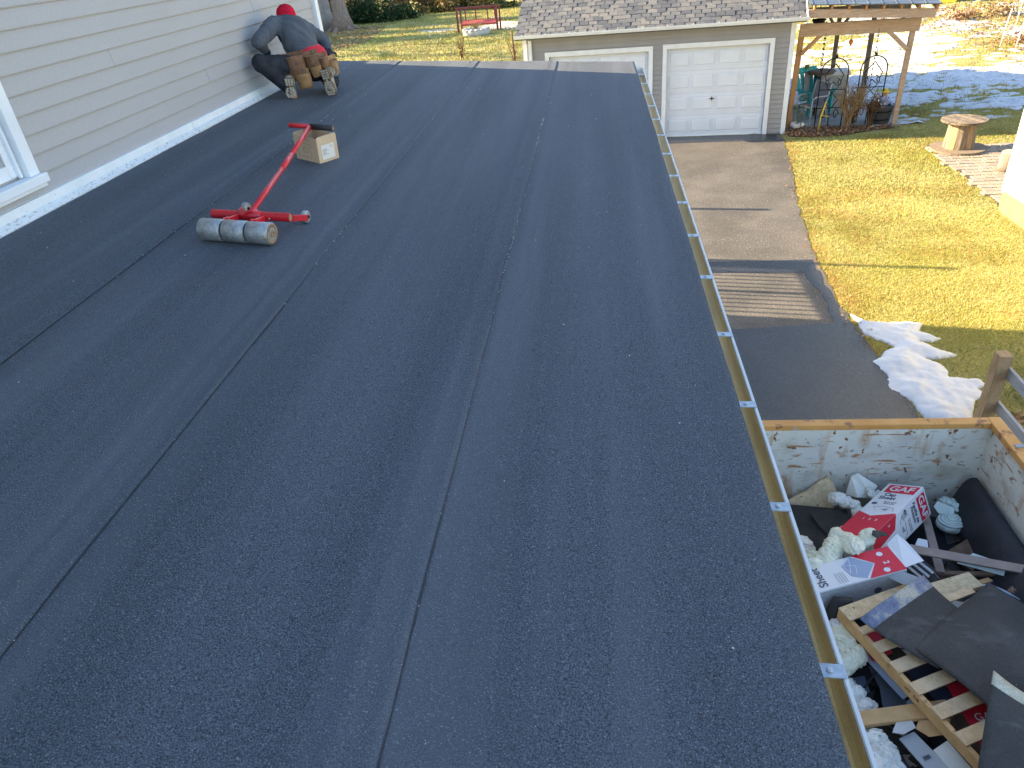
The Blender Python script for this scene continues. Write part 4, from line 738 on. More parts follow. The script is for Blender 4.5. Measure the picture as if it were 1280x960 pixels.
# right background
for k, (x, y, s_, mm_, lab) in enumerate([(15.6, 36.6, .8, ['twig_brown', 'leaf_rust', 'twig_tan'], 'brown leafless bush at the edge of the far snow'), (17.2, 36.8, 1.0, ['twig_tan', 'twig_brown', 'twig_pale'], 'greyish dry bush left of the green shrub'), (18.6, 36.0, 1.1, ['leaf_olive', 'leaf_mid', 'leaf_yellow'], 'green shrub near the upper right corner'), (16.0, 27.0, .9, ['leaf_rust', 'twig_brown', 'twig_tan'], 'rusty brown bush behind the pair of white stakes'), (15.0, 29.8, .7, ['twig_brown', 'leaf_rust', 'twig_pale'], 'low brown brush beside the pair of white stakes'), (17.4, 31.0, 1.0, ['leaf_rust', 'twig_tan', 'leaf_brown'], 'reddish leafy bush at the right edge beyond the cream house')]):
    o = leafcloud('bush', [((x, y, .25*s_), (.9*s_, .7*s_, .42*s_)), ((x+.6*s_, y+.3, .2*s_), (.6*s_, .5*s_, .35*s_))], int(800*s_), .055, mm_, None, 0, .1); tag(o, lab, 'bush')
hedge('brush_thicket', 10, 32, lambda x: 46-(x-16)*.3, 1.6, 9000, ['leaf_rust', 'twig_tan', 'leaf_brown', 'leaf_yellow'], seed=24, size=.10)
for k, (x, y, z1, lab) in enumerate([(13.95, 29.1, 1.25, 'left one of the pair of leaning white stakes'), (14.28, 28.7, 1.05, 'right one of the pair of leaning white stakes'), (16.2, 33.0, 1.5, 'tall thin pale stake before the green shrub'), (16.5, 32.6, 1.3, 'shorter thin pale stake before the green shrub')]):
    o = MB().tube([(0, 0, -.05), (.04, 0, z1*.6), (.10, 0, z1)], .018, 6).build('garden_stake', 'flower_white'); o.location = (x, y, 0); tag(o, lab, 'stake', 'pale stakes in the far garden')
t = thing('toy_slide', 'yellow plastic object among brown brush at the top edge', 'toy', loc=(17.5, 43.3, 0), rz=R(-20)); MB().prism([(-.9, -.4, 0), (.5, -.4, 0), (.8, -.4, .35), (.9, -.4, .9), (-.9, -.4, .55)], (0, .9, 0)).build('body', 'yellow', t, .03); MB().box((-.8, -.45, .5), (.8, -.40, .62)).build('rim', 'yellow', t)
t = thing('rock_pile', 'two pale boulders beside the yellow plastic object', 'rocks', loc=(19.0, 42.6, 0)); 
for k in range(3): MB().ell((k*.55, .1*k, .2), (.32, .3, .32), (0, 0, k), 9, 6).build('boulder', 'stone', t)
tarp = MB()
for k in range(7): tarp.ell((20.6+k*.75, 41.9-.3*k+.1*(k % 2), .25), (.6, .5, .45+.1*(k % 3)), (0, 0, k), 9, 6)
tag(organic('tarp_pile', tarp, .08, 'navy', smooth=3), 'long dark tarp covered heap at the upper right edge', 'tarp')

# ------------------------------------------------------------------ dumpster and its load
dm = thing('dumpster', 'open grey dumpster with orange rim and rusty inside walls', 'dumpster')
DX0, DX1, DY0, DY1, DZ = .80, 3.03, .2, 4.95, 1.37
MB().box((DX0, DY1, .12), (DX1, DY1+.05, DZ-.05)).build('end_wall', 'dumpster_paint', dm); MB().box((DX1, DY0, .12), (DX1+.05, DY1+.05, DZ-.05)).build('side_wall', 'dumpster_paint', dm)
MB().box((DX0-.05, DY0, .12), (DX0, DY1+.05, DZ-.05)).build('side_wall', 'dumpster_paint', dm); MB().box((DX0, DY0-.05, .12), (DX1, DY0, DZ-.05)).build('end_wall', 'dumpster_paint', dm)
MB().box((DX0-.05, DY0-.05, .04), (DX1+.05, DY1+.05, .12)).build('floor', 'dumpster_paint', dm)
MB().box((DX0-.08, DY1-.012, DZ-.05), (DX1-.012, DY1+.075, DZ)).build('end_rim', 'dumpster_orange', dm, .006); MB().box((DX0-.08, DY0-.08, DZ-.05), (DX1-.012, DY0+.01, DZ)).build('end_rim', 'dumpster_orange', dm, .006)
rimm = MB().box((DX1-.012, DY0-.08, DZ-.052), (DX1+.085, DY1+.075, DZ+.003)); rimm.build('side_rim', 'dumpster_orange', dm, .006)
MB().box((DX0-.085, DY0-.08, DZ-.052), (DX0+.012, DY1+.075, DZ+.002)).build('side_rim', 'dumpster_orange', dm, .006)
pp = MB(); pp.box((DX1+.02, 4.62, DZ+.004), (DX1+.086, 4.66, DZ+.010)); pp.box((DX1-.008, 4.35, DZ+.004), (DX1+.086, 4.44, DZ+.008)); pp.build('rim_patch', 'fence_rail', dm)
for k in range(6): MB().box((DX1+.05, .5+.8*k, .15), (DX1+.10, .6+.8*k, DZ-.06)).build('stake_rib', 'dumpster_orange', dm)
for x in (DX0+.15, DX1-.25):
    for y in (DY0+.4, DY1-.5): MB().lathe((0, 0, 0), [(.09, -.04), (.09, .04)], 14, M=Matrix.Rotation(R(90), 4, 'Y')).build('roller_wheel', 'iron', dm).location = (x, y, .091-.06)
C.objects[0] if False else None
def slab(name, poly, th, m, label, cat, grp=None, bev=0, curl=None, sub=None):
    """a sheet given by its 3D outline, thickness downwards"""
    n = len(poly); nrm = Vector((0, 0, 0)); P = [Vector(p) for p in poly]
    for i in range(n): nrm += P[i].cross(P[(i+1) % n])
    nrm.normalize(); 
    if nrm.z < 0: nrm = -nrm
    o = MB().prism(P, tuple(-nrm*th)).build(name, m, None, bev); return tag(o, label, cat, grp)
# bulk of the load below everything: scraps of membrane, felt and wood in a heap
def pile_z(x, y): return .40+.14*float(fbm(x, y, 1.6, 91))+.08*math.sin(y*2.1)-.10*max(0, x-2.3)+(.05 if y < 3.4 else 0)
pm = MB(); rd = random.Random(5)
for k in range(620):
    x = rd.uniform(DX0+.12, DX1-.12); y = rd.uniform(DY0+.1, DY1-.1); z = pile_z(x, y)+rd.uniform(-.06, .03); a = rd.uniform(0, 6.28); L2 = rd.uniform(.06, .24); w2 = rd.uniform(.03, .13)
    x = min(max(x, DX0+L2+.02), DX1-L2-.02); y = min(max(y, DY0+L2), DY1-L2-.02)
    M = Matrix.Translation((x, y, z)) @ Euler((rd.uniform(-.35, .35), rd.uniform(-.35, .35), a)).to_matrix().to_4x4()
    mi = rd.choices(range(8), [9, 9, 5, 1.6, 1.2, .5, .8, .8])[0]
    pm.box((-L2, -w2, -.005), (L2, w2, rd.choice([.004, .006, .012])), M, mi=mi)
gx = np.linspace(DX0+.001, DX1-.001, 40); gy = np.linspace(DY0+.001, DY1-.001, 80); GX, GY = np.meshgrid(gx, gy); GZ = np.vectorize(pile_z)(GX, GY)-.05
idx = np.arange(GX.size).reshape(GX.shape); F = np.stack([idx[:-1, :-1], idx[:-1, 1:], idx[1:, 1:], idx[1:, :-1]], -1).reshape(-1, 4)
tag(npmesh('roofing_rubble', np.stack([GX, GY, GZ], -1).reshape(-1, 3), F, 'tarp_black', smooth=False), kind='stuff')
tag(pm.build('roofing_scraps', ['tarp_black', 'felt_brown', 'membrane', 'taupe_board', 'dark_board', 'carton_white', 'navy', 'brown_paper'], None, fix=False), kind='stuff')

def sheetgrid(name, c00, c10, c11, c01, nu, nv, zf, th, m, label, cat, strip=None, stripm=None, grp=None, clip=None, seed=0):
    """a flexible sheet over four corners with a bend function; strip: (u-or-v, from, to) rows given a second material"""
    V = []; F = []; MI = []
    for j in range(nv+1):
        for i in range(nu+1):
            u, v = i/nu, j/nv; p = (Vector(c00)*(1-u)+Vector(c10)*u)*(1-v)+(Vector(c01)*(1-u)+Vector(c11)*u)*v; p.z += zf(u, v)+.006*mn.noise(p*4+Vector((seed, 0, 0))); V.append(p)
    w = nu+1
    for j in range(nv):
        for i in range(nu):
            if clip and clip((i+.5)/nu, (j+.5)/nv): continue
            a = j*w+i; F.append((a, a+1, a+w+1, a+w)); MI.append(1 if strip and strip((i+.5)/nu, (j+.5)/nv) else 0)
    me = bpy.data.meshes.new(name); me.from_pydata(V, [], F); me.polygons.foreach_set('material_index', MI); me.polygons.foreach_set('use_smooth', [True]*len(F)); me.materials.append(MATS[m]); 
    if stripm: me.materials.append(MATS[stripm])
    o = link(name, me); s_ = o.modifiers.new('thickness', 'SOLIDIFY'); s_.thickness = th; s_.offset = -1
    return tag(o, label, cat, grp)

# left: brown felts, torn board
slab('felt_sheet', [(1.2, 4.90, .60), (1.98, 4.72, .66), (1.94, 4.52, .665), (1.68, 4.36, .62), (1.2, 4.45, .58)], .012, 'felt_brown', 'large dark brown felt sheet in the far left corner of the dumpster', 'roofing felt')
slab('felt_sheet', [(1.66, 4.66, .69), (1.90, 4.70, .70), (2.0, 4.50, .70), (1.78, 4.34, .67), (1.70, 4.50, .68)], .012, 'felt_brown', 'smaller folded dark felt piece on top of the large brown felt', 'roofing felt')
slab('roofing_felt', [(1.40, 4.42, .60), (1.70, 4.60, .655), (1.80, 4.30, .655), (1.6, 4.15, .60)], .01, 'felt_brown', 'dark felt flap nearest the gutter below the torn tan board', 'roofing felt')
slab('torn_board', [(1.50, 4.86, .60), (1.62, 4.90, .66), (1.70, 4.90, .72), (1.80, 4.93, .80), (1.86, 4.925, .845), (1.90, 4.92, .79), (1.95, 4.86, .68), (1.90, 4.80, .60), (1.7, 4.80, .57)], .014, 'osb', 'torn tan board leaning against the far wall at the left', 'board')
slab('board_scrap', [(1.80, 4.42, .72), (1.86, 4.46, .73), (1.82, 4.36, .73), (1.73, 4.25, .72)], .02, 'pine_edge', 'small orange wood scrap poking out beside the red band of the far carton', 'wood scrap')

def carton(name, label, c, yaw, pitch, roll, Lx, Wy, Hz, body='carton_white'):
    t = thing(name, label, 'carton'); M = Matrix.Translation(c) @ Matrix.Rotation(yaw, 4, 'Z') @ Matrix.Rotation(pitch, 4, 'Y') @ Matrix.Rotation(roll, 4, 'X')
    b = MB().box((-Lx/2, -Wy/2, -Hz/2), (Lx/2, Wy/2, Hz/2), M).build('carton_body', body, t, .006)
    top = M @ Matrix(((0, 1, 0, 0), (-1, 0, 0, 0), (0, 0, 1, Hz/2+.0016), (0, 0, 0, 1)))     # text x runs across (towards -Y), text y runs along +X
    side = M @ Matrix(((0, 1, 0, 0), (0, 0, -1, -Wy/2-.0016), (-1, 0, 0, 0), (0, 0, 0, 1))).inverted() if False else None
    T = M @ frameM((0, 0, Hz/2+.0018), (0, -1, 0), (1, 0, 0)); Sd = M @ frameM((0, -Wy/2-.0018, 0), (0, 0, -1), (1, 0, 0))
    return t, T, Sd
def rect(mb, x0, y0, x1, y1, M, z=.0): mb.add([M @ Vector(p) for p in ((x0, y0, z), (x1, y0, z), (x1, y1, z), (x0, y1, z))], [(0,1,2,3)]); return mb
def polyp(mb, pts, M, z=0): mb.add([M @ Vector((x, y, z)) for x, y in pts], [tuple(range(len(pts)))]); return mb
# far carton
t, T, Sd = carton('printed_carton', 'long white and red printed carton lying against the far dumpster wall', (2.165, 4.44, .775), .78, -.02, -.44, .80, .285, .25)
hL, hW, hH = .40, .1425, .125
for F_, hw in ((T, hW), (Sd, hH)):
    polyp(MB(), [(-hw+.03, .375), (hw-.012, .375), (hw-.012, .255), (-hw+.03, .255)], F_).build('red_logo_panel', 'carton_red', t); text('logo_lettering', 'GAF', .105, F_ @ Matrix.Translation((.009, .315, .0006)), 'white_ink', t, bold=.002)
text('carton_lettering', 'Cap\nSheet', .060, T @ Matrix.Translation((-.035, .195, 0)), 'carton_ink', t, bold=.001); text('carton_lettering', 'Sand and\nGranule', .028, T @ Matrix.Translation((.02, .10, 0)), 'print_grey', t)
text('carton_lettering', 'Feuille de\nFinition', .046, Sd @ Matrix.Translation((.0, .19, 0)), 'carton_ink', t, bold=.001); text('carton_lettering', 'pour toiture\nen granules', .022, Sd @ Matrix.Translation((.05, .10, 0)), 'print_grey', t)
m = MB()
for F_, x, y in ((T, -.09, .075), (Sd, -.075, .075)): polyp(m, [(x+.024*math.cos(a*.52), y+.018*math.sin(a*.52)) for a in range(12)], F_)
m.build('round_seal', 'carton_ink', t)
polyp(MB(), [(-hW, -.06), (-.02, -.11), (hW, -.035), (hW, -.40), (-hW, -.40)], T, .0002).build('red_band', 'carton_red', t); polyp(MB(), [(-hH, -.035), (-.02, -.10), (.01, -.40), (-hH, -.40)], Sd, .0002).build('red_band', 'carton_red', t)
m = MB(); 
for F_ in (T, Sd):
    for a, b in (((-.07, .02), (.0, .045)), ((0, .045), (.09, .03)), ((.09, .03), (.11, -.02)), ((-.07, .02), (-.02, -.03))): m.bar(F_ @ Vector((*a, .001)), F_ @ Vector((*b, .001)), .003, .001)
    polyp(m, [(.0, .0), (.06, .02), (.05, -.02)], F_, .001)
m.build('drawing_lines', 'print_grey', t)
text('band_lettering', '1   2   3', .038, T @ Matrix.Translation((0, -.16, .0008)), 'white_ink', t); text('band_lettering', '3', .04, Sd @ Matrix.Translation((-.09, -.16, .0008)), 'white_ink', t)
rect(MB(), -.08, .02, -.035, .10, Sd).build('small_print', 'carton_grey', t)
# near carton
t, T, Sd = carton('printed_carton', 'white and red printed carton beside the gutter with a newsprint grey side', (1.70, 3.775, .815), .215, -.16, -.10, .72, .245, .25)
hw = .1225; hh2 = .125
polyp(MB(), [(-hw, .08), (.0, .20), (hw, .10), (hw, .36), (-hw, .36)], T).build('red_band', 'carton_red', t)
polyp(MB(), [(-hw+.01, .07), (0, .19), (hw-.01, .085), (.06, .0), (-.05, -.02)], T, .0002).build('drawing_panel', 'carton_blue', t); 
m = MB()
for a, b in (((-.10, .06), (-.05, -.01)), ((-.05, -.01), (.04, .005)), ((.04, .005), (-.10, .06)), ((-.05, -.01), (-.02, .07)), ((-.02, .07), (.06, .04))): m.bar(T @ Vector((*a, .002)), T @ Vector((*b, .002)), .004, .001)
m.build('drawing_lines', 'white_ink', t)
TT = T @ Matrix.Rotation(R(0), 4, 'Z')
text('carton_lettering', 'Sheet', .085, T @ Matrix.Translation((.0, -.205, .0004)) @ Matrix.Rotation(R(180), 4, 'Z'), 'carton_ink', t, bold=.001)
text('band_lettering', '2', .055, T @ Matrix.Translation((.02, .27, .001)), 'white_ink', t, bold=.001); 
for k in range(4): rect(MB(), -.0, -.10+.018*k, .10, -.093+.018*k, T, .0003).build('text_line', 'carton_grey', t)
for x, y in ((-.07, .27), (.085, .24)): polyp(MB(), [(x+.022*math.cos(a*.52), y+.022*math.sin(a*.52)) for a in range(12)], T, .0008).build('pictogram', 'white_ink', t)
rect(MB(), -hh2+.012, -.355, hh2-.004, .355, Sd, .0002).build('newsprint_side', 'newsprint', t)
m = MB()
for k in range(9):
    for j in range(3): 
        if rd.random() < .8: rect(m, -.09+.02*k, -.30+.20*j, -.083+.02*k, -.30+.20*j+rd.uniform(.08, .17), Sd, .0008)
m.build('small_print', 'carton_grey', t)
polyp(MB(), [(0+.028*math.cos(a*.52), .15+.028*math.sin(a*.52)) for a in range(12)], Sd, .001).build('round_seal', 'carton_ink', t)
fl = slab('carton_flap', [(2.02, 4.03, .955), (2.10, 4.09, 1.0), (2.145, 4.02, .99), (2.21, 3.86, .965), (2.06, 3.80, .955)], .004, 'carton_white', 'x', 'x'); del fl['label'], fl['category']; fl.parent = t; fl.name = 'end_flap'
slab('grey_panel', [(1.90, 3.725, .955), (1.945, 3.775, .99), (2.135, 3.655, 1.0), (2.05, 3.60, .965)], .006, 'grey_panel', 'small pale grey panel lying on the near carton corner', 'panel')
slab('black_scrap', [(1.915, 4.065, 1.02), (1.93, 4.10, 1.025), (2.0, 4.09, 1.025), (2.03, 4.06, 1.015), (1.97, 4.05, 1.02), (1.95, 4.03, 1.015)], .012, 'membrane', 'small black roofing scrap between the two printed cartons', 'roofing scrap')

def film(label, pts, m, seed, vox=.008, disp=.020, ds=13, cat='plastic film', name='plastic_wrap', grp=None):
    b = MB()
    for (x, y, z, rx, ry, rz_) in pts: b.ell((x, y, z), (rx*1.05, ry*1.05, rz_*.8), (rd.uniform(-.4, .4), rd.uniform(-.4, .4), rd.uniform(0, 3)), 14, 9)
    o = organic(name, b, vox, m, smooth=4, disp=disp*1.5, dscale=ds*.8, seed=seed, crumple=True); q = o.modifiers.new('relax', 'SMOOTH'); q.iterations = 3; q.factor = .6
    return tag(o, label, cat, grp)
film('crumpled cream white film ball left of the far carton', [(1.92, 4.73, .76, .09, .06, .06), (1.98, 4.68, .76, .07, .05, .055), (2.03, 4.60, .72, .07, .05, .06), (1.87, 4.76, .74, .06, .05, .05)], 'film', 1)
slab('paper_sheet', [(2.00, 4.86, .70), (2.03, 4.90, .87), (2.08, 4.90, .90), (2.24, 4.86, .80), (2.18, 4.80, .72), (2.07, 4.78, .74)], .006, 'film', 'folded pale paper sheet standing against the far wall behind the film ball', 'paper')
film('small white crumple propped on the folded paper by the far wall', [(2.16, 4.79, .78, .07, .035, .035), (2.22, 4.78, .77, .05, .03, .03)], 'film', 2)
film('white film bundle nearest the gutter, above the near carton', [(1.50, 4.25, .72, .09, .08, .07), (1.44, 4.15, .72, .08, .08, .07), (1.55, 4.12, .70, .07, .07, .06), (1.40, 4.32, .66, .09, .09, .07)], 'film', 3)
film('large yellowish crumpled film draped between the two cartons', [(1.62, 3.98, .89, .17, .09, .07), (1.78, 4.06, .93, .16, .08, .06), (1.88, 4.10, .93, .11, .06, .05), (1.50, 3.93, .86, .12, .08, .07), (1.72, 4.14, .90, .10, .06, .05)], 'film_yellow', 4, disp=.018, ds=9)
film('pale yellow film bundle left of the pallet, below the near carton', [(1.53, 3.30, .76, .08, .08, .09), (1.59, 3.22, .74, .08, .08, .09), (1.52, 3.16, .72, .08, .07, .08), (1.56, 3.38, .76, .06, .07, .07)], 'film_yellow', 5)
film('cream film bundle beside the slate coloured strip', [(1.53, 2.98, .68, .05, .07, .07), (1.58, 2.90, .66, .06, .08, .07), (1.55, 2.83, .64, .07, .07, .07), (1.52, 3.05, .66, .05, .05, .06)], 'film', 6)
film('cream film heap at the bottom edge of the picture beside the gutter', [(1.55, 2.64, .70, .08, .08, .09), (1.59, 2.56, .70, .09, .08, .09), (1.52, 2.50, .70, .09, .08, .08), (1.62, 2.48, .68, .06, .06, .07)], 'film', 7)
# mint roll
t = thing('mint_roll', 'coiled pale mint plastic roll on the black floor right of the far carton', 'plastic roll')
sp = MB(); c0 = Vector((2.76, 4.62, .60)); pts = []
for k in range(70): a = k*.36; r_ = .030+.0042*k*.36*2.1*.55; pts.append(c0+Vector((math.cos(a)*(.018+.00125*k), math.sin(a)*(.018+.00125*k)*.85, .066-.0004*k)))
sp.tube(pts, .010, 6); sp.build('coil', 'film_mint', t); b = MB(); b.ell(c0+Vector((0, 0, .0)), (.108, .094, .06), n=20, m=9); organic('core', b, .012, 'film_mint', t, 2, .008, 16, 3)
slab('mint_sheet', [(2.66, 4.74, .68), (2.70, 4.78, .70), (2.80, 4.70, .70), (2.78, 4.64, .66), (2.68, 4.68, .66)], .004, 'film_mint', 'flat mint flap lying on the coiled mint roll', 'plastic sheet')
film('pale blue green crumple behind the coiled mint roll', [(2.87, 4.76, .66, .07, .05, .05), (2.80, 4.82, .66, .06, .05, .05), (2.92, 4.70, .62, .05, .05, .04)], 'film_mint', 8)
slab('film_scrap', [(2.86, 4.83, .66), (2.96, 4.90, .80), (3.0, 4.86, .82), (2.94, 4.80, .68)], .004, 'film', 'thin pale plastic strip running up the wall beside the black roll', 'plastic sheet')
# black folded membrane in the right hand corner
sheetgrid('black_underlayment', (2.86, 4.86, .60), (2.99, 4.86, .86), (2.99, 3.2, .90), (2.62, 3.3, .48), 10, 16, lambda u, v: .10*math.sin(u*math.pi)*(1-.3*v), .02, 'tarp_black', 'large folded black underlayment along the right dumpster wall', 'underlayment')
sheetgrid('black_underlayment', (2.40, 4.70, .50), (2.90, 4.80, .55), (2.85, 3.7, .50), (2.35, 3.9, .50), 12, 14, lambda u, v: .05*math.sin(u*5+v*3), .01, 'tarp_black', 'wrinkled black sheet lying flat between the taupe planks', 'underlayment')
o = MB().bar((2.93, 4.42, .715), (2.86, 4.10, .60), .012, .02).build('thin_batten', 'dark_board'); tag(o, 'thin brown batten lying in the fold of the black underlayment', 'batten')
# planks
tag(MB().bar((2.24, 4.14, .80), (3.0, 3.86, .86), .065, .022, (0, -.45, 1)).build('trim_board', 'taupe_board', None, .003), 'long taupe trim board crossing the load to the right wall', 'board')
o = MB().bar((2.575, 4.66, .64), (2.43, 4.00, .70), .062, .018, (0, 0, 1)).build('trim_board', 'taupe_board', None, .003); tag(o, 'shorter taupe trim board with a knot hole under the long board', 'board')
slab('dark_plank', [(2.60, 4.29, .62), (2.81, 4.42, .64), (2.87, 4.27, .65), (2.70, 4.08, .63)], .03, 'dark_board', 'square dark brown plywood offcut under the long taupe board', 'board')
tag(MB().bar((2.39, 4.02, .67), (2.95, 3.97, .72), .035, .02).build('lath', 'brown_paper', None, .002), 'thin brown lath just below the long taupe board', 'lath')
t2 = slab('wood_block', [(2.235, 3.765, .84), (2.53, 3.86, .86), (2.585, 3.745, .85), (2.275, 3.63, .84)], .04, 'osb', 'pale wood board end lying beside the silver edged membrane', 'board', bev=.003)
slab('white_scrap', [(2.33, 3.62, .84), (2.40, 3.60, .84), (2.56, 3.70, .86), (2.52, 3.60, .80), (2.30, 3.50, .80)], .01, 'film', 'torn white scrap in the notch of the large membrane sheet', 'scrap')
o = sheetgrid('blue_strip', (2.60, 3.86, .74), (2.63, 3.80, .75), (2.83, 3.68, .77), (2.80, 3.74, .76), 4, 8, lambda u, v: .03*math.sin(v*3.1), .006, 'light_blue', 'curved light blue plastic strip behind the large membrane', 'plastic strip')
film('small light blue plastic twist at the end of the thin lath', [(2.83, 3.94, .76, .035, .02, .02), (2.86, 3.90, .75, .02, .02, .035)], 'light_blue', 11, .008, .008, 20, name='plastic_twist')
film('bluish plastic twist beside the pale wood board', [(2.36, 3.93, .72, .04, .03, .03), (2.32, 3.90, .71, .05, .03, .025)], 'carton_blue', 12, .008, .010, 20, name='plastic_twist')
film('crumpled brown paper sack at the right edge of the load', [(2.86, 3.76, .74, .08, .06, .07), (2.92, 3.70, .74, .08, .06, .07), (2.84, 3.68, .70, .06, .05, .05)], 'brown_paper', 13, disp=.014, cat='paper sack', name='paper_sack')
film('dark blue cloth heap between the lath and the membrane', [(2.72, 3.92, .66, .07, .05, .04), (2.78, 3.86, .66, .06, .05, .05)], 'navy', 14, disp=.012, cat='cloth', name='cloth')
slab('orange_offcut', [(2.64, 3.90, .73), (2.72, 3.93, .73), (2.74, 3.90, .73), (2.66, 3.87, .73)], .012, 'pine_edge', 'tiny orange wood offcut beside the blue strip', 'wood scrap')
slab('mint_scrap', [(2.52, 4.0, .80), (2.66, 4.08, .82), (2.84, 3.97, .82), (2.80, 3.90, .78)], .006, 'film_mint', 'pale green film scrap under the long taupe board', 'plastic sheet')
slab('white_scrap', [(2.33, 4.24, .74), (2.37, 4.30, .75), (2.43, 4.28, .75), (2.41, 4.20, .74)], .006, 'carton_white', 'small white card scrap at the left end of the long taupe board', 'scrap')
for k, (lab, c, a) in enumerate([('striped grey shingle wrapper right of the near carton flap', (2.22, 3.93, .84), .9), ('dark banded wrapper strip under the near carton flap', (2.27, 3.88, .78), 1.1)]):
    M = Matrix.Translation(c) @ Euler((.5, .2, -a)).to_matrix().to_4x4(); b = MB()
    for j in range(6): b.box((-.10, -.06+.02*j, -.002), (.10, -.042+.02*j, .004), M, mi=j % 2)
    tag(b.build('wrapper_strip', ['newsprint' if k == 0 else 'membrane', 'felt_brown']), lab, 'wrapper')
# pallet
t = thing('pallet', 'broken tan pallet with slats lying under the black membrane', 'pallet')
A = Vector((1.553, 3.475, .90)); B = Vector((2.03, 2.40, .90)); d = (B-A).normalized(); nrm = Vector((-d.y, d.x, 0)); 
MB().bar(A+Vector((0, 0, -.045)), B+Vector((0, 0, -.045)), .032, .085).build('stringer', 'pine_edge', t, .003); MB().bar(A+nrm*.55+Vector((0, 0, -.045)), B+nrm*.55+Vector((0, 0, -.045)), .032, .085).build('stringer', 'pine_edge', t, .003)
for k, (s_, w_) in enumerate(((.055, .115), (.205, .055), (.345, .075), (.50, .085), (.66, .085), (.83, .085), (1.0, .085))):
    p = A+d*(s_)+Vector((0, 0, .006)); m = MB().bar(p-nrm*.016, p+nrm*(.66 if k == 0 else .9)+Vector((0, 0, .0)), w_, .012).build('slat', 'osb' if k == 0 else 'pine', t, .002)
text('stamp_lettering', 'HT  DB', .035, frameM(A+d*.66-nrm*.0175+Vector((0, 0, -.04)), d, (0, 0, 1)), 'dark_board', t)
# lumber below
tag(MB().bar((1.50, 2.775, .72), (2.02, 2.83, .79), .095, .035, (0, 0, 1)).build('lumber', 'pine_edge', None, .003), 'tan two by four running from under the gutter to the pallet', 'lumber')
slab('slate_strip', [(1.70, 3.22, .64), (1.86, 3.24, .64), (1.88, 3.10, .62), (1.85, 2.86, .58), (1.70, 2.84, .58), (1.73, 3.08, .62)], .006, 'slate_blue', 'slate coloured flexible strip under the pallet', 'plastic strip')
slab('slate_strip', [(1.58, 3.14, .62), (1.66, 3.16, .62), (1.66, 3.04, .62), (1.60, 3.02, .62)], .006, 'slate_blue', 'small slate coloured piece beside the pale yellow film bundle', 'plastic strip')
tag(MB().tube([(1.60, 3.02, .66), (1.72, 3.14, .70), (1.84, 3.24, .70)], .006, 6).build('cable', 'black_rubber'), 'thin black cable crossing the slate coloured strip', 'cable')
slab('blue_card', [(1.86, 2.98, .62), (1.93, 3.02, .64), (1.98, 2.90, .64), (1.84, 2.86, .60)], .004, 'light_blue', 'pale blue card triangle behind the tan two by four', 'card')
slab('red_carton_scrap', [(1.66, 3.38, .76), (1.78, 3.44, .77), (1.84, 3.24, .76), (1.70, 3.18, .74)], .006, 'carton_red', 'red and white carton scrap showing through the first pallet gaps', 'carton scrap')
slab('white_card', [(1.62, 3.30, .73), (1.72, 3.34, .735), (1.90, 2.98, .735), (1.80, 2.92, .73)], .006, 'carton_blue', 'pale blue white card under the pallet stringer', 'card')
t = slab('red_carton_scrap', [(2.06, 2.98, .80), (2.32, 3.06, .81), (2.36, 2.66, .82), (2.10, 2.58, .80)], .006, 'carton_red', 'dark red printed carton scrap under the last pallet slats', 'carton scrap')
text('scrap_lettering', 'GAF', .07, frameM((2.19, 2.76, .820), (1, .12, .03), (-.12, 1, 0)), 'white_ink', t)
slab('navy_sheet', [(1.86, 3.10, .78), (2.20, 3.24, .79), (2.30, 3.0, .79), (1.98, 2.86, .78)], .006, 'navy', 'dark blue sheet visible between the middle pallet slats', 'sheet')
for k, (P, lab) in enumerate([([(1.70, 2.675, .70), (1.795, 2.715, .715), (1.93, 2.46, .72), (1.82, 2.42, .70)], 'long pale grey card leaning at the bottom of the load, left one'), ([(1.86, 2.60, .72), (1.955, 2.655, .735), (2.03, 2.48, .73), (1.94, 2.42, .72)], 'short white card right of the long grey card'), ([(1.66, 2.69, .74), (1.70, 2.75, .75), (1.79, 2.76, .76), (1.80, 2.72, .75), (1.72, 2.68, .74)], 'torn white plasterboard chip at the top of the long grey card')]):
    t = slab('card', P, .010, ('carton_grey', 'film', 'flower_white')[k], lab, 'card')
    if k == 0: 
        m = MB(); m.bar((1.79, 2.55, .7135), (1.83, 2.565, .7165), .02, .002); m.build('print_mark', 'carton_ink', t)
slab('brown_card', [(1.80, 2.72, .74), (1.83, 2.76, .76), (2.0, 2.76, .79), (1.97, 2.68, .76), (1.86, 2.67, .74)], .006, 'pine_edge', 'curled brown cardboard piece under the tan two by four', 'card')
slab('black_tube', [(1.62, 2.55, .62), (1.70, 2.62, .63), (1.80, 2.40, .63), (1.72, 2.36, .62)], .03, 'black_rubber', 'black rubber strip below the long grey card', 'rubber strip')
tag(MB().tube([(1.52, 3.50, .70), (1.53, 3.52, .80), (1.57, 3.56, .86), (1.63, 3.56, .86), (1.66, 3.52, .80)], [.045, .05, .05, .045, .04], 14).build('black_hose', 'black_rubber'), 'black rubber elbow between the near carton and the pallet corner', 'pipe')
film('dirty clear plastic scrap below the black rubber elbow', [(1.53, 3.44, .78, .05, .04, .05), (1.58, 3.40, .77, .05, .04, .04)], 'flower_white', 15, .010, .012)
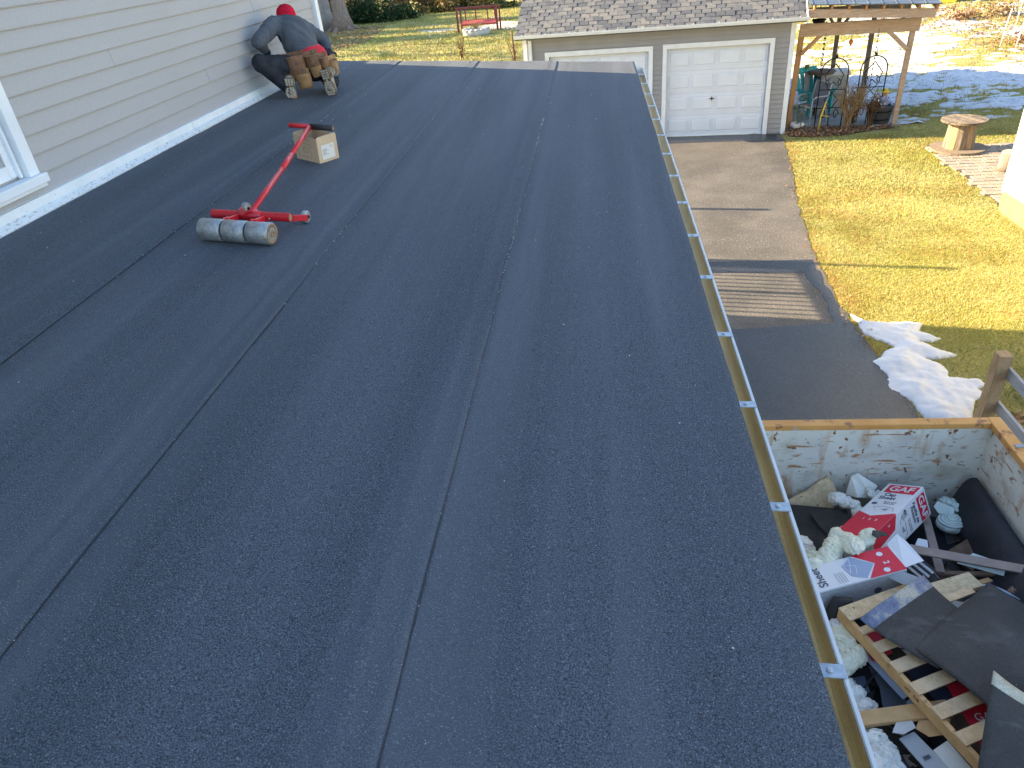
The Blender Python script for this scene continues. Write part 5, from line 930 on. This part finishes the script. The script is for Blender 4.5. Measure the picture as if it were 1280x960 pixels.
# the two membranes
u_ = lambda p: p
sheetgrid('membrane_offcut', (1.60, 3.29, .975), (2.12, 3.66, .99), (2.36, 3.30, .955), (1.98, 2.98, .955), 22, 16, lambda u, v: .05*(1-v)**4+.01*math.sin(u*4), .006, 'membrane', 'black membrane offcut with a silver and sandy edge lying on the pallet', 'membrane offcut', strip=lambda u, v: v < .21, stripm='selvage')
sheetgrid('membrane_sheet', (1.88, 3.12, .965), (2.55, 3.665, .975), (3.01, 2.95, .985), (2.20, 2.66, .955), 26, 22, lambda u, v: .012*math.sin(u*5+v*2)+.012*math.sin(v*4), .006, 'membrane', 'large black membrane sheet covering the right side of the pallet', 'membrane')
sheetgrid('membrane_sheet', (2.125, 2.765, 1.24), (2.62, 2.62, 1.12), (2.66, 1.7, .98), (1.80, 2.10, .96), 18, 20, lambda u, v: -.10*math.sin(u*math.pi*.9)*(1-v)**1.5, .006, 'membrane', 'curled grey black membrane sheet with a cream edge at the lower right corner', 'membrane', strip=lambda u, v: v < .115, stripm='selvage_cream')

# ------------------------------------------------------------------ seam roller tool
t = thing('seam_roller', 'red handled steel seam roller standing on the black roof', 'roofing roller')
u = Vector((.4925, -.0275, -.036)).normalized(); ctr = Vector((-1.850, 3.350, 0)); rr = .056; ctr.z = zr(ctr.x)+rr+.004; ax = Vector((.985, -.115, -.073)).normalized()
QM = ax.to_track_quat('Z', 'Y').to_matrix().to_4x4()
for k in range(3):
    c = ctr+ax*(-.134+.134*k); MB().lathe((0, 0, 0), [(rr-.005, -.0625), (rr, -.059), (rr, .059), (rr-.005, .0625)], 28, M=Matrix.Translation(c) @ QM).build('drum', 'steel_drum', t)
MB().lathe((0, 0, 0), [(rr-.012, -.19), (rr-.012, .19)], 20, M=Matrix.Translation(ctr) @ QM).build('axle', 'black_rubber', t)
e_ = ctr+ax*.198; MB().lathe((0, 0, 0), [(rr-.004, -.002), (rr-.004, .0012), (.036, .0012), (.034, -.01), (.016, -.01), (.016, .006), (.010, .006), (.009, -.006)], 24, M=Matrix.Translation(e_) @ QM).build('drum_end', 'rust', t)
ft = Vector((-1.857, 3.560, 3.806)); ua = Vector((.985, -.075, -.073)).normalized()
MB().tube([ft-ua*.225, ft+ua*.225], .024, 14, cap=False).tube([ft-ua*.08, ft+ua*.06], .0265, 14).build('cross_tube', 'red_paint', t); MB().tube([ft-ua*.222, ft+ua*.222], .020, 12).build('tube_inside', 'rust', t)
for s_ in (-.075, .075): MB().bar(ft+ax*s_+Vector((0, 0, -.01)), Vector(ctr+ax*(s_*1.03))+Vector((0, .06, .028)), .022, .032, (0, 0, 1)).bar(Vector(ctr+ax*(s_*1.03))+Vector((0, .07, .03)), Vector(ctr+ax*(s_*1.03))+Vector((0, .03, .042)), .008, .03).build('fork_arm', 'red_paint', t, .003)
top = Vector((-2.0, 5.0, 3.945)); MB().tube([ft+Vector((0, 0, .015)), ft.lerp(top, .47)], .0155, 12).tube([ft.lerp(top, .46), ft.lerp(top, .62)], .0175, 12).tube([ft.lerp(top, .60), top], .0155, 12).build('handle_shaft', 'red_paint', t); MB().lathe((0, 0, 0), [(.034, -.02), (.026, .03), (.020, .06)], 12, M=Matrix.Translation(ft) @ (top-ft).to_track_quat('Z', 'Y').to_matrix().to_4x4()).build('socket', 'red_paint', t)
g0, g1 = Vector((-2.148, 5.0, 3.963)), Vector((-1.842, 5.0, 3.922)); MB().tube([g0, g0.lerp(g1, .52)], .0165, 12).build('grip_bar', 'red_paint', t); MB().tube([g0.lerp(g1, .48), g1], .020, 12).build('rubber_grip', 'black_rubber', t); MB().tube([g1-Vector((.004, 0, 0)), g1+Vector((.006, 0, -.001))], .0165, 12).build('grip_end', 'rust', t)
for p, q in ((ft+ua*.20+Vector((0, .02, -.012)), Vector((-1.575, 3.62, 3.758))), (ft-ua*.10+Vector((0, .0, -.01)), Vector((-1.985, 3.72, 3.79)))): MB().bar(p, q, .008, .034).build('wheel_arm', 'red_paint', t, .003)
for c in (Vector((-1.602, 3.655, 0)), Vector((-1.985, 3.765, 0))):
    c.z = zr(c.x)+.034; wm = MB().lathe((0, 0, 0), [(.024, -.014), (.032, -.013), (.034, -.008), (.034, .008), (.032, .013), (.024, .014)], 18, M=Matrix.Translation(c) @ QM).build('wheel', 'steel_drum', t); MB().lathe((0, 0, 0), [(.009, -.02), (.009, .02)], 10, M=Matrix.Translation(c) @ QM).build('hub', 'iron', wm)
for s_ in (-.13, .11): MB().ell(ft+ua*s_+Vector((0, -.026, -.004)), (.005, .005, .005), n=8, m=5).build('bolt', 'galvanised', t)

# cardboard box, open
t = thing('cardboard_box', 'open brown cardboard box with a paper label on the black roof', 'cardboard box', loc=(-1.957, 4.915, 3.748), rz=-.56); t.rotation_euler = (0, R(4.2), -.56)
bw, bl, bh, th = .245, .17, .165, .004; w_ = MB()
for a, b in (((-bw/2, -bl/2, 0), (bw/2, -bl/2+th, bh)), ((-bw/2, bl/2-th, 0), (bw/2, bl/2, bh)), ((-bw/2, -bl/2+th, 0), (-bw/2+th, bl/2-th, bh+.012)), ((bw/2-th, -bl/2+th, 0), (bw/2, bl/2-th, bh+.010)), ((-bw/2+th, -bl/2+th, 0), (bw/2-th, bl/2-th, .005))): w_.box(a, b)
w_.build('walls', 'cardboard', t)
pr_ = MB(); z_ = -bl/2-.0008
for a, b in (((-.085, .03), (.045, .03)), ((.045, .03), (.05, .12)), ((.05, .12), (-.09, .12)), ((-.09, .12), (-.085, .03)), ((-.03, .06), (.02, .06)), ((-.03, .09), (.02, .09)), ((-.03, .06), (-.03, .09)), ((.02, .06), (.02, .09)), ((-.015, .075), (.005, .075))): pr_.bar((a[0], z_, a[1]), (b[0], z_, b[1]), .0016, .001, (0, -1, 0))
pr_.build('printed_panel', 'cardboard_print', t)
lb = MB().box((bw/2, -.055, .02), (bw/2+.001, .055, .115)).build('label', 'label_white', t); l2 = MB()
for k in range(7): l2.box((bw/2+.001, -.045, .05+.006*k), (bw/2+.0016, -.045+.012+.028*random.random()+.012, .053+.006*k))
for k in range(3): l2.box((bw/2+.001, .02, .09+.006*k), (bw/2+.0016, .045, .092+.006*k))
l2.box((bw/2+.0005, -.045, .048), (bw/2+.0012, .045, .0485)).build('label_print', 'print_grey', lb); MB().ell((.03, .0, .06), (.05, .03, .09), n=10, m=7).build('tube_in_box', 'navy', t)
tp = MB()
# ------------------------------------------------------------------ kneeling roofer
P = thing('person', 'roofer in grey sweatshirt, red cap and tool pouches kneeling against the clapboard wall', 'person')
pel = Vector((-2.70, 7.12, 4.05)); wst = Vector((-2.755, 7.20, 4.17)); che = Vector((-2.86, 7.27, 4.34)); nck = Vector((-2.945, 7.35, 4.425)); hed = Vector((-2.945, 7.41, 4.457))
Ls, Le, Lh = Vector((-2.995, 7.18, 4.42)), Vector((-3.085, 6.95, 4.31)), Vector((-3.12, 7.14, 4.215))
Rs, Re, Rh = Vector((-2.86, 7.52, 4.36)), Vector((-2.72, 7.66, 4.22)), Vector((-2.64, 7.53, 4.12))
Lhp, Lk, La = Vector((-2.785, 7.06, 4.06)), Vector((-3.06, 6.84, 4.145)), Vector((-2.875, 6.90, 3.90)); Rhp, Rk, Ra = Vector((-2.61, 7.16, 4.04)), Vector((-2.64, 7.42, 3.86)), Vector((-2.55, 7.08, 3.90))
def limbs(b, k=1., legs=True, arms=True, torso=True):
    if torso:
        b.ell(pel, (.150*k, .125*k, .125*k), (.3, .5, .5)); b.cap(wst, che, .125*k, .145*k, 16); b.ell(wst.lerp(che, .4), (.155*k, .115*k, .15*k), (.3, .6, .5)); b.ell(che+Vector((0, .02, .0)), (.165*k, .12*k, .12*k), (.2, .5, .6)); b.cap(che, nck, .135*k, .07*k, 14); b.cap(Ls, Rs, .075*k, .075*k)
    if arms:
        b.cap(Ls, Le, .074*k, .058*k); b.cap(Le, Ls.lerp(Le, 1).lerp(Lh, .85), .055*k, .038*k); b.cap(Rs, Re, .07*k, .052*k); b.cap(Re, Re.lerp(Rh, .85), .05*k, .036*k)
    if legs:
        b.cap(Lhp, Lk, .105*k, .072*k, 14); b.cap(Lk, La, .070*k, .052*k, 14); b.cap(Rhp, Rk, .105*k, .075*k, 14); b.cap(Rk, Ra, .070*k, .050*k, 14)
    return b
b = limbs(MB(), .86); b.cap(nck, hed, .05, .05); b.ell(hed, (.075, .088, .095), (.5, -.2, .6)); b.cap(Lh.lerp(Le, .3), Lh, .03, .028); b.cap(Rh.lerp(Re, .3), Rh, .03, .028); b.cap(La, La+Vector((.03, -.0, -.06)), .04, .035); b.cap(Ra, Ra+Vector((.02, -.08, .0)), .038, .035)
organic('body', b, .013, 'skin', P, 3)
b = limbs(MB(), 1.0, legs=False, arms=False, torso=False); b.cap(wst+Vector((.01, -.01, -.01)), che, .130, .150, 16); b.ell(wst.lerp(che, .45), (.165, .125, .16), (.3, .6, .5)); b.ell(che, (.17, .125, .13), (.2, .5, .6)); b.cap(che, nck, .14, .078, 14); b.cap(Ls, Rs, .082, .08); b.cap(Ls, Le, .080, .064); b.cap(Le, Le.lerp(Lh, .80), .062, .044); b.cap(Rs, Re, .075, .058); b.cap(Re, Re.lerp(Rh, .8), .056, .042); b.cap(nck+Vector((0, -.03, .0)), nck+Vector((.0, .03, .01)), .066, .06)
organic('sweatshirt', b, .011, 'sweat', P, 4, .009, 3.4, 2, True)
b = MB(); b.ell(pel, (.155, .13, .13), (.3, .5, .5)); b.cap(pel, wst, .125, .118); limbs(b, 1.02, arms=False, torso=False); b.ell(Lk, (.08, .075, .082)); organic('trousers', b, .011, 'denim_black', P, 3, .009, 4.2, 5, True)
b = MB(); b.cap(wst+Vector((.03, -.035, -.015)), wst+Vector((.085, .05, -.045)), .105, .10, 16); organic('shirt_hem', b, .012, 'red_shirt', P, 2, .003, 14)
# head details: ears and jaw on the body, red cap on top
b = MB(); b.ell(hed+Vector((.002, -.005, .035)), (.088, .094, .078), (.35, -.1, .5), 18, 12); b.ell(hed+Vector((.0, .03, -.005)), (.086, .088, .055), (.35, -.1, .5)); hat = organic('cap', b, .009, 'red_knit', P, 2, .004, 9, 3, True); MB().tube([hed+Vector((math.cos(a*.449)*.083, math.sin(a*.449)*.088-.004, .000-.03*math.sin(a*.449))) for a in range(14)], .009, 8, closed=True).build('cap_band', 'red_knit', hat)
# face, turned to the wall: nose, brow, eyes, mouth
fd = Vector((-.55, .72, -.42)).normalized(); fr_ = fd.cross(Vector((0, 0, 1))).normalized(); fu = fr_.cross(fd); fc = hed+fd*.078-fu*.012
organic('nose', MB().cap(fc+fu*.012, fc+fd*.016-fu*.016, .007, .012, 8), .004, 'skin', P, 1)
for s_ in (-1, 1): MB().ell(fc+fr_*s_*.028+fu*.012, (.010, .010, .008), n=8, m=6).build('eye', 'label_white', P); MB().ell(hed+fr_*s_*.080-fu*.004, (.012, .014, .024), (0, 0, .6), 8, 6).build('ear', 'skin', P)
MB().ell(fc-fu*.042+fd*.002, (.020, .012, .006), (0, 0, .9), 8, 5).build('mouth', 'red_shirt', P)
# gloves with fingers
def glove(c, dirv, nrm_, curl, tool=None):
    dirv = Vector(dirv).normalized(); nrm_ = Vector(nrm_).normalized(); sd_ = dirv.cross(nrm_).normalized(); nrm_ = sd_.cross(dirv); b = MB()
    b.ell(c+dirv*.03, (.034, .045, .02), (0, 0, math.atan2(dirv.y, dirv.x)-1.57)); b.cap(c-dirv*.04, c+dirv*.05, .030, .036)
    for k, (o_, l_) in enumerate(((-.030, .062), (-.010, .074), (.011, .070), (.030, .054))):
        p0 = c+dirv*.06+sd_*o_; p1 = p0+(dirv*math.cos(curl*.6)-nrm_*math.sin(curl*.6))*l_*.5; p2 = p1+(dirv*math.cos(curl*1.6)-nrm_*math.sin(curl*1.6))*l_*.5; b.cap(p0, p1, .0105, .0095, 8); b.cap(p1, p2, .0095, .008, 8)
    p0 = c+dirv*.01-sd_*.035; p1 = p0+(dirv*.6-sd_*.8).normalized()*.032; p2 = p1+(dirv*.95-nrm_*.4).normalized()*.028; b.cap(p0, p1, .013, .011, 8); b.cap(p1, p2, .011, .009, 8)
    return organic('glove', b, .0055, 'glove', P, 2)
glove(Lh, (-.1, .75, -.35), (.9, .1, .1), .5); glove(Rh, (.25, -.55, -.2), (.2, .2, .95), .7)
# boots
def boot(heel, toe, upv, right):
    heel = Vector(heel); toe = Vector(toe); d_ = (toe-heel).normalized(); upv = Vector(upv).normalized(); sd_ = d_.cross(upv).normalized(); upv = sd_.cross(d_); L_ = (toe-heel).length
    M = Matrix(((d_.x, sd_.x, upv.x, heel.x), (d_.y, sd_.y, upv.y, heel.y), (d_.z, sd_.z, upv.z, heel.z), (0,0,0,1)))
    prof = [(0, .034), (.04, .044), (.22, .041), (.42, .037), (.60, .049), (.78, .056), (.92, .047), (1.0, .018)]
    ol = [(x*L_, -w) for x, w in prof]+[(x*L_, w*.92) for x, w in prof[::-1]]
    b = MB(); b.cap(M @ Vector((.05, 0, .045)), M @ Vector((L_*.9-.03, 0, .034)), .047, .043, 14); b.cap(M @ Vector((.05, 0, .045)), M @ Vector((.045, 0, .13)), .046, .048, 14); b.ell(M @ Vector((L_*.74, 0, .03)), (.05, .05, .035)); up_ = organic('boot', b, .010, 'boot', P, 2, .003, 18)
    MB().prism([M @ Vector((x, y, -.004)) for x, y in ol], M.to_3x3() @ Vector((0, 0, .022))).build('sole', 'sole_dark', up_)
    lg = MB()
    for k in range(11):
        x = L_*(.05+.088*k); w = np.interp(x/L_, [p[0] for p in prof], [p[1] for p in prof])-.006
        if .36 < x/L_ < .48: continue
        n_ = 3 if w > .03 else 2
        for j in range(n_): y0 = -w+2*w*j/n_; lg.box((x-.008, y0+.003, -.011), (x+.007, y0+2*w/n_-.003, -.004), M)
    lg.build('tread', 'sole_lug', up_)
    lc = MB()
    for k in range(5): lc.bar(M @ Vector((.10+.018*k, -.03, .085-.008*k)), M @ Vector((.10+.018*k, .03, .085-.008*k)), .004, .004)
    lc.build('laces', 'label_white', up_); return up_
boot((-2.530, 6.965, 4.035), (-2.505, 6.985, 3.80), (.10, .9, .25), True)
boot((-2.835, 6.84, 4.00), (-2.86, 6.88, 3.825), (-.25, .85, .45), False)
# tool belt
belt = MB(); bc = wst+Vector((.055, -.03, -.075)); pts = []
for a in range(20): t_ = a*math.pi/10; pts.append(bc+Vector((math.cos(t_)*.155, math.sin(t_)*.145-.01, -.035*math.cos(t_)+.02*math.sin(t_))))
tb = belt.tube(pts, .021, 6, closed=True).build('tool_belt', 'leather', P)
def pouch(c, out, w, hgt, dep, m='leather', down=(0, 0, -1)):
    out = Vector(out).normalized(); dn = Vector(down); sd_ = out.cross(dn).normalized(); dn = sd_.cross(out).normalized()*-1 if sd_.cross(out).z > 0 else sd_.cross(out).normalized()
    c = Vector(c); b = MB(); V = []; n = 12; mrows = 7
    for j in range(mrows+1):
        v = j/mrows; dd = dep*(1-.55*v**2); ww = w*(1-.22*v**1.5)
        for i in range(n+1): a = math.pi*i/n; q_ = c+dn*hgt*v+sd_*math.cos(a)*ww/2+out*(math.sin(a)*dd+.004); V.append(q_+(out+sd_*.5)*(.016*mn.noise(q_*16))*math.sin(a)+dn*(.010*mn.noise(q_*11+Vector((3, 1, 2)))*(1-v)))
    F_ = [(j*(n+1)+i, j*(n+1)+i+1, (j+1)*(n+1)+i+1, (j+1)*(n+1)+i) for j in range(mrows) for i in range(n)]+[tuple(mrows*(n+1)+i for i in range(n+1))]
    b.add(V, F_, True); o = b.build('pouch', m, tb); s_ = o.modifiers.new('t', 'SOLIDIFY'); s_.thickness = .006
    MB().prism([c-dn*.045+sd_*w*.5, c-dn*.045-sd_*w*.5, c+dn*hgt*.95-sd_*w*.40, c+dn*hgt*.95+sd_*w*.40], out*.006).build('back_panel', m, o)
    b2 = MB(); b2.tube([c+sd_*math.cos(math.pi*i/n)*w/2+out*(math.sin(math.pi*i/n)*dep+.004) for i in range(n+1)], .0045, 5).build('rim', 'leather_light', o)
    return o
pouch((-2.80, 6.995, 4.155), (.15, -.95, .15), .19, .20, .07, 'leather', (.1, 0, -1)); pouch((-2.735, 6.955, 4.01), (.2, -.95, .1), .135, .12, .065, 'leather_light', (.1, 0, -1))
pouch((-2.645, 7.03, 4.155), (.45, -.85, .1), .14, .16, .065, 'leather', (.15, 0, -1)); pouch((-2.62, 7.00, 4.06), (.4, -.85, .1), .11, .09, .06, 'leather_light', (.15, 0, -1))
pouch((-2.505, 7.12, 4.085), (.85, -.45, .1), .12, .13, .07, 'leather_light', (.3, 0, -1)); pouch((-2.555, 7.06, 4.125), (.6, -.7, .1), .10, .12, .05, 'leather', (.2, 0, -1))
ring = MB().tube([Vector((-2.455, 7.07, 4.0))+Vector((math.cos(a)*.02, math.sin(a)*.02, math.sin(a)*.04)) for a in np.linspace(0, 6.28, 14)], .003, 5).build('hammer_ring', 'galvanised', tb)
MB().tube([(-2.88, 6.96, 4.07), (-2.83, 6.94, 4.03), (-2.79, 6.93, 4.02)], .005, 6).build('pliers', 'galvanised', tb)
tl = thing('caulk_gun', 'dark tool held at the right hand of the kneeling roofer', 'tool'); MB().cap((-2.66, 7.50, 4.13), (-2.60, 7.42, 4.085), .022, .026).build('barrel', 'glove', tl); MB().cap((-2.60, 7.42, 4.085), (-2.575, 7.40, 4.075), .014, .010).build('tip', 'flower_blue', tl)
